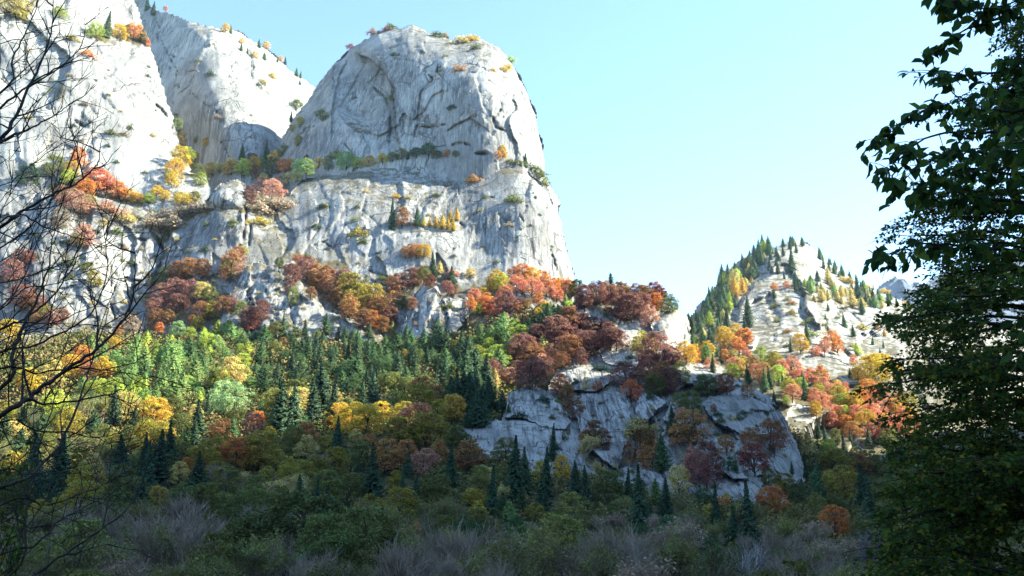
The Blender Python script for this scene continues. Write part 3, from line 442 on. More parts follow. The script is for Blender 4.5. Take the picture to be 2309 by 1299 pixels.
slab('upper shoulder slab below the white block', [(1515, 830), (1535, 820), (1580, 822), (1620, 838), (1655, 862), (1640, 880), (1590, 876), (1540, 862)], 9, [(1515, 830), (1535, 820), (1580, 822), (1620, 838), (1655, 862)], seed=89, rw=10)
slab('dark fluted slab low on the knoll', [(1362, 1090), (1380, 1062), (1410, 1048), (1450, 1046), (1492, 1056), (1520, 1085), (1540, 1130), (1520, 1160), (1440, 1150), (1385, 1120)], 13, [(1362, 1090), (1380, 1062), (1410, 1048), (1450, 1046), (1492, 1056), (1520, 1085)], seed=90,
     feats=[('stain', [(1400, 1055), (1410, 1110)], 5, .9), ('stain', [(1425, 1052), (1440, 1100)], 6, .9), ('stain', [(1455, 1052), (1475, 1110)], 6, .9), ('stain', [(1490, 1065), (1510, 1120)], 4, .8)])
slab('vertical face at the right edge of the knoll', [(1748, 1000), (1770, 975), (1790, 1000), (1812, 1045), (1808, 1080), (1780, 1110), (1755, 1080), (1745, 1040)], 12, [(1770, 975), (1790, 1000), (1812, 1045), (1808, 1080)], seed=91, rw=16, rd=26, tx=.1)
slab('stepped blocks in the lower right of the knoll', [(1560, 1010), (1580, 985), (1640, 990), (1690, 1005), (1735, 1035), (1730, 1075), (1660, 1080), (1600, 1050)], 11, [(1560, 1010), (1580, 985), (1640, 990), (1690, 1005), (1735, 1035)], seed=92, pl=40, pa=8)
rock('boulder', 'bright sunlit block on the right shoulder of the knoll', [(1472, 790), (1468, 735), (1476, 712), (1500, 700), (1525, 692), (1545, 702), (1560, 722), (1556, 760), (1575, 790), (1590, 812), (1560, 830), (1500, 800)], [(1472, 790, 690), (1470, 720, 735), (1540, 700, 765), (1560, 770, 740), (1590, 812, 720), (1500, 800, 690), (1510, 740, 710)], M['peak'], 3.0, rim=[(1476, 712), (1525, 692), (1545, 702), (1560, 722), (1556, 760)], rw=14, rd=14, plates=14, pamp=4, amp=2, seed=5, back=40, feats=[('groove', [(1480, 720), (1530, 725), (1556, 735)], 2, 5)])

# ------------------------------------------------------------------ tree builders (unit height)
def quads(cen, nrm, size, asp=1.0, r=None, up=None):
    """one four-cornered leaf clump per centre, facing nrm"""
    n = len(cen); nrm = nrm / (np.linalg.norm(nrm, axis=1, keepdims=True) + 1e-9)
    a = r.normal(size=(n, 3)) if up is None else up
    t = np.cross(nrm, a); t /= (np.linalg.norm(t, axis=1, keepdims=True) + 1e-9); b = np.cross(nrm, t)
    s = np.asarray(size).reshape(-1, 1) * np.ones((n, 1)); j = lambda: r.uniform(.65, 1.25, (n, 1))
    V = np.stack([cen - t * s * j() , cen - b * s * asp * j(), cen + t * s * j(), cen + b * s * asp * j()], 1).reshape(-1, 3)
    return V, np.arange(4 * n).reshape(-1, 4)
class Tubes:
    def __init__(s, k=5): s.V = []; s.F = []; s.n = 0; s.k = k
    def add(s, pts, rad):
        pts = np.asarray(pts, float); m = len(pts); k = s.k
        d = np.gradient(pts, axis=0); d /= np.linalg.norm(d, axis=1, keepdims=True) + 1e-9
        ref = np.array([0.3, .9, .1]); u = np.cross(d, ref); u /= np.linalg.norm(u, axis=1, keepdims=True) + 1e-9; v = np.cross(d, u)
        a = np.arange(k) * 2 * math.pi / k; rad = np.asarray(rad, float).reshape(-1, 1, 1)
        V = pts[:, None] + rad * (np.cos(a)[None, :, None] * u[:, None] + np.sin(a)[None, :, None] * v[:, None])
        s.V.append(V.reshape(-1, 3)); i = np.arange(m - 1)[:, None] * k + np.arange(k)[None] + s.n; i2 = np.arange(m - 1)[:, None] * k + (np.arange(k)[None] + 1) % k + s.n
        s.F.append(np.stack([i, i2, i2 + k, i + k], -1).reshape(-1, 4)); s.n += m * k
    def get(s): return np.concatenate(s.V), np.concatenate(s.F)
def bend(a, b, r, w, n=5):
    t = np.linspace(0, 1, n)[:, None]; p = np.array(a) * (1 - t) + np.array(b) * t; o = r.normal(size=(n, 3)) * w; o[0] = 0; return p + o * np.sin(t * math.pi) + 0 * p
def broadleaf(seed, n=8500, rx=.42, z0=.22, round_=1.0, leaf=.0145, holes=.0, clumps=64):
    r = np.random.default_rng(seed); tb = Tubes(5)
    tb.add([(0, 0, -.06), (.01 * r.normal(), .01 * r.normal(), .2), (.02 * r.normal(), .02 * r.normal(), .5), (.02, .0, .8)], [.028, .022, .015, .004])
    cs = []; 
    while len(cs) < clumps:
        th = r.uniform(0, 2 * math.pi); h = r.uniform(0, 1) ** .8; prof = (math.sin(math.pi * min(1, (h * .74 + .22))) ** .6)
        q = r.uniform(.55, 1.0); rad = rx * prof * q
        c = np.array([rad * math.cos(th), rad * math.sin(th), z0 + (1 - z0) * (h * .9 + .02)])
        cs.append((c, rx * r.uniform(.13, .27)))
    for q in range(clumps // 3):
        th = r.uniform(0, 6.28); h = r.uniform(.0, .7); cs.append((np.array([rx * .6 * math.cos(th), rx * .6 * math.sin(th), z0 + (1 - z0) * h]), rx * r.uniform(.3, .42)))
    for (c, cr) in cs[:16]:
        p0 = np.array([0, 0, max(.12, c[2] - .28 - abs(c[0]) * .3)]); tb.add(bend(p0, c, r, .015, 5), np.linspace(.012, .002, 5))
    cen = []; nr = []; per = n // len(cs)
    for (c, cr) in cs:
        d = r.normal(size=(per, 3)); d /= np.linalg.norm(d, axis=1, keepdims=True); d[:, 2] = np.where(d[:, 2] < -.35, -d[:, 2], d[:, 2])
        rr = cr * r.uniform(.55, 1.05, (per, 1)) ** .6; rr = rr * np.where(r.random((per, 1)) < .12, 1.35, 1.0); p = c + d * rr * np.array([1.1, 1.1, .8]); cen.append(p)
        nr.append(d * .9 + r.normal(size=(per, 3)) * .55 + np.array([0, 0, .15]))
    cen = np.concatenate(cen); nr = np.concatenate(nr); cen[:, 2] = np.minimum(cen[:, 2], 1.0)
    k = (cen[:, 2] > .06) & (np.sin(15 * cen[:, 0] + seed) + np.sin(17 * cen[:, 1] + 2 * seed) + np.sin(21 * cen[:, 2] + 3 * seed) + r.normal(size=len(cen)) * .25 < 1.15); cen = cen[k]; nr = nr[k]
    V, Fc = quads(cen, nr, leaf * r.uniform(.6, 1.3, len(cen)), 1, r); return tb.get(), (V, Fc)
def conifer(seed, levels=30, rx=.17, droop=.35, z0=.06, leaf=.02, wisp=0.0, power=.9, dens=1.0):
    r = np.random.default_rng(seed); tb = Tubes(5); tb.add([(0, 0, -.05), (0, 0, .4), (0, 0, .97)], [.016, .011, .002])
    cen = []; nr = []; up = []; sz = []
    for i in range(levels):
        f = i / (levels - 1.0); z = z0 + (1 - z0) * f ** .93 * .985
        L = rx * ((1 - f) ** power * .97 + .03) * (1 if f > .12 else .72 + 2 * f)
        nb = int((9 if f < .7 else 7) * dens) + 1
        for j in range(nb):
            if r.random() < wisp * .5: continue
            th = 2.4 * i + 2 * math.pi * j / nb + r.normal() * .2; l = L * r.uniform(.66, 1.12); m = max(2, int(l / leaf * 1.0))
            for q in range(m):
                s_ = (q + .4) / m; rad = l * s_
                zz = z - droop * l * s_ ** 1.3 + (.25 * l * s_ ** 3) + r.normal() * .003
                w = leaf * (1.15 - .55 * s_)
                for side in (-1, 0, 1):
                    if side and m > 3 and r.random() < .25 + wisp: continue
                    a = th + side * .11 * (1 - .3 * s_) / max(.35, s_)
                    c = (rad * math.cos(a), rad * math.sin(a), zz - abs(side) * w * .35); cen.append(c)
                    nr.append((math.cos(th) * .9 + r.normal() * .5, math.sin(th) * .9 + r.normal() * .5, .55 + r.normal() * .3)); up.append((-math.sin(th), math.cos(th), 0)); sz.append(w * r.uniform(.75, 1.25))
        if i % 3 == 0 and f < .8:
            for j in range(4):
                th = r.uniform(0, 6.28); tb.add([(0, 0, z), (L * .8 * math.cos(th), L * .8 * math.sin(th), z - droop * L * .6)], [.004, .0015])
    cen = np.array(cen); V, Fc = quads(cen, np.array(nr), np.array(sz) * 1.1, .8, r); return tb.get(), (V, Fc)
def bare(seed, spread=.5, depth=5, leaves=0, k=3, thick=1.0, stems=1, lf=.012):
    r = np.random.default_rng(seed); tb = Tubes(k); tips = []
    def grow(p, d, L, rad, dep):
        n = 4; pts = [p]; dd = d.copy()
        for i in range(n):
            dd = dd + r.normal(size=3) * .11 + np.array([0, 0, .06]); dd /= np.linalg.norm(dd); pts.append(pts[-1] + dd * L / n)
        tb.add(pts, np.linspace(rad, rad * .55, n + 1) * thick)
        if dep == 0: tips.append(pts[-1]); tips.append(pts[2]); return
        nb = 3 if dep > 1 else 4
        for i in range(nb + (2 if dep >= depth - 1 else 0)):
            t = r.uniform(.35, 1.0); q = pts[min(n, int(t * n + .5))]
            a = r.normal(size=3); a -= a.dot(dd) * dd; a /= np.linalg.norm(a)
            nd = dd + a * r.uniform(.35, .95) * spread * 1.3 + np.array([0, 0, .12]); nd /= np.linalg.norm(nd)
            grow(q, nd, L * r.uniform(.58, .82), rad * .58, dep - 1)
    for s_ in range(stems):
        o = np.array([r.normal() * .05, r.normal() * .05, -.03]) if stems > 1 else np.array([0, 0, -.03])
        d0 = np.array([r.normal() * .25, r.normal() * .25, 1]) if stems > 1 else np.array([.05, 0, 1.]); grow(o, d0 / np.linalg.norm(d0), .36, .015 if stems == 1 else .010, depth)
    V, Fc = tb.get(); h = V[:, 2].max(); V = V / h; tips = np.array(tips) / h; lv = None
    if leaves:
        c = tips[r.integers(0, len(tips), leaves)] + r.normal(size=(leaves, 3)) * .03; lv = quads(c, r.normal(size=(leaves, 3)) + np.array([0, 0, .5]), lf * r.uniform(.6, 1.3, leaves), 1, r)
    return (V, Fc), lv
def bush(seed, n=900, flat=.7):
    r = np.random.default_rng(seed); d = r.normal(size=(n, 3)); d /= np.linalg.norm(d, axis=1, keepdims=True); d[:, 2] = abs(d[:, 2])
    lum = 1 + .35 * np.sin(d[:, 0] * 5 + seed) * np.cos(d[:, 1] * 4 + seed * 2) + .2 * np.sin(d[:, 2] * 7)
    c = d * (r.uniform(.45, 1, (n, 1)) ** .5) * lum[:, None] * np.array([.55, .55, .85]); V, Fc = quads(c, d + r.normal(size=(n, 3)) * .7, .045 * r.uniform(.6, 1.4, n), 1, r)
    tb = Tubes(3)
    for i in range(10):
        a = r.uniform(0, 6.28); tb.add([(0, 0, -.1), (.25 * math.cos(a), .25 * math.sin(a), .4), (.42 * math.cos(a), .42 * math.sin(a), r.uniform(.5, .95))], [.02, .012, .004])
    return tb.get(), (V, Fc)

# prototypes: for each kind a list of (trunk mesh, crown mesh) and of joined meshes for the distance
def pair(name, t, c, tm, cm):
    tr = mesh(name + '_trunk', t[0], t[1], [tm]); cr = mesh(name + '_crown', c[0], c[1], [cm], smooth=False) if c is not None else None
    if c is None: return tr, None, tr
    V = np.concatenate([t[0], c[0]]); Fc = np.concatenate([t[1], c[1] + len(t[0])]); mi = np.concatenate([np.zeros(len(t[1]), int), np.ones(len(c[1]), int)])
    return tr, cr, mesh(name, V, Fc, [tm, cm], mi, smooth=False)
PR = {}
PR['beech'] = [pair('beech', *broadleaf(100 + i, rx=q, z0=z), M['bark'], M['leaf']) for i, (q, z) in enumerate([(.44, .12), (.5, .08), (.38, .12), (.46, .04), (.41, .1)])]
PR['spruce'] = [pair('spruce', *conifer(200 + i, rx=q, droop=d), M['bark'], M['needle']) for i, (q, d) in enumerate([(.29, .4), (.25, .45), (.33, .35), (.27, .5), (.22, .6), (.31, .3)])]
PR['larch'] = [pair('larch', *conifer(300 + i, levels=26, rx=q, droop=.12, wisp=.3, leaf=.024, power=.75, z0=.12), M['bark'], M['leaf']) for i, q in enumerate([.40, .34, .44, .48, .30])]
PR['pine'] = [pair('pine', *conifer(350, levels=13, rx=.22, droop=.1, wisp=.45, leaf=.03, power=.5, z0=.4), M['bark'], M['needle'])]
PR['birch'] = [pair('birch', *bare(400 + i, .42, 4, 2600, lf=.014), M['pale'], M['leaf']) for i in range(3)]
PR['thin'] = [pair('thin', *bare(420 + i, .6, 4, 2600, stems=3, lf=.014), M['twig'], M['leaf']) for i in range(4)]
PR['bare'] = [pair('bare', *(bare(440 + i, .5, 4, stems=3, thick=1.3) if i % 2 else bare(440 + i, .55, 3, stems=9, thick=1.5)), M['twig'], None) for i in range(6)]
PR['dead'] = [pair('dead', *bare(460, .8, 3, k=4, thick=1.4), M['pale'], None)]
PR['bush'] = [pair('bush', *bush(500 + i), M['twig'], M['leaf']) for i in range(4)]

COLS = {  # name in labels: base colour
 'dark green': (.016, .034, .017), 'deep green': (.021, .038, .017), 'mid green': (.030, .056, .020), 'light green': (.075, .11, .033), 'pale green': (.14, .19, .085), 'yellow green': (.14, .16, .022),
 'olive': (.072, .076, .018), 'dark olive': (.048, .056, .015), 'olive gold': (.12, .095, .012), 'golden': (.24, .15, .015), 'bright yellow': (.36, .25, .02), 'orange': (.28, .10, .014), 'deep orange': (.20, .062, .012), 'red orange': (.24, .07, .026), 'pink orange': (.34, .13, .075),
 'rusty brown': (.10, .043, .019), 'orange brown': (.13, .062, .02), 'maroon': (.088, .037, .031), 'dark red': (.085, .022, .016), 'pinkish brown': (.21, .105, .075), 'grey brown': (.12, .09, .065), 'grey': (.07, .065, .065), 'straw yellow': (.20, .16, .055)}
KIND = {'beech': ('beech_tree', 'beech tree', 'tree'), 'spruce': ('spruce_tree', 'spruce', 'tree'), 'larch': ('larch_tree', 'larch', 'tree'), 'pine': ('pine_tree', 'pine', 'tree'), 'birch': ('birch_tree', 'birch', 'tree'),
        'thin': ('thin_leaved_tree', 'thin leaved tree', 'tree'), 'bare': ('bare_tree', 'leafless tree', 'tree'), 'dead': ('dead_tree', 'dead tree', 'tree'), 'bush': ('shrub', 'shrub', 'shrub')}
def species(kind, col):
    if kind == 'beech':
        if col in ('dark green', 'deep green', 'mid green', 'light green', 'pale green', 'yellow green', 'olive', 'dark olive'): return ('broadleaf_tree', 'broadleaf tree', 'tree')
        if col in ('golden', 'bright yellow', 'orange', 'red orange', 'pink orange', 'deep orange', 'straw yellow', 'olive gold'): return ('autumn_tree', 'autumn tree', 'tree')
    return KIND[kind]
TREES = []   # records
trng = random.Random(5)
def tree(kind, col, px, py, h, wf=1.0, lab=None, D=None):
    TREES.append([kind, col, px, py, h, wf, lab, D])

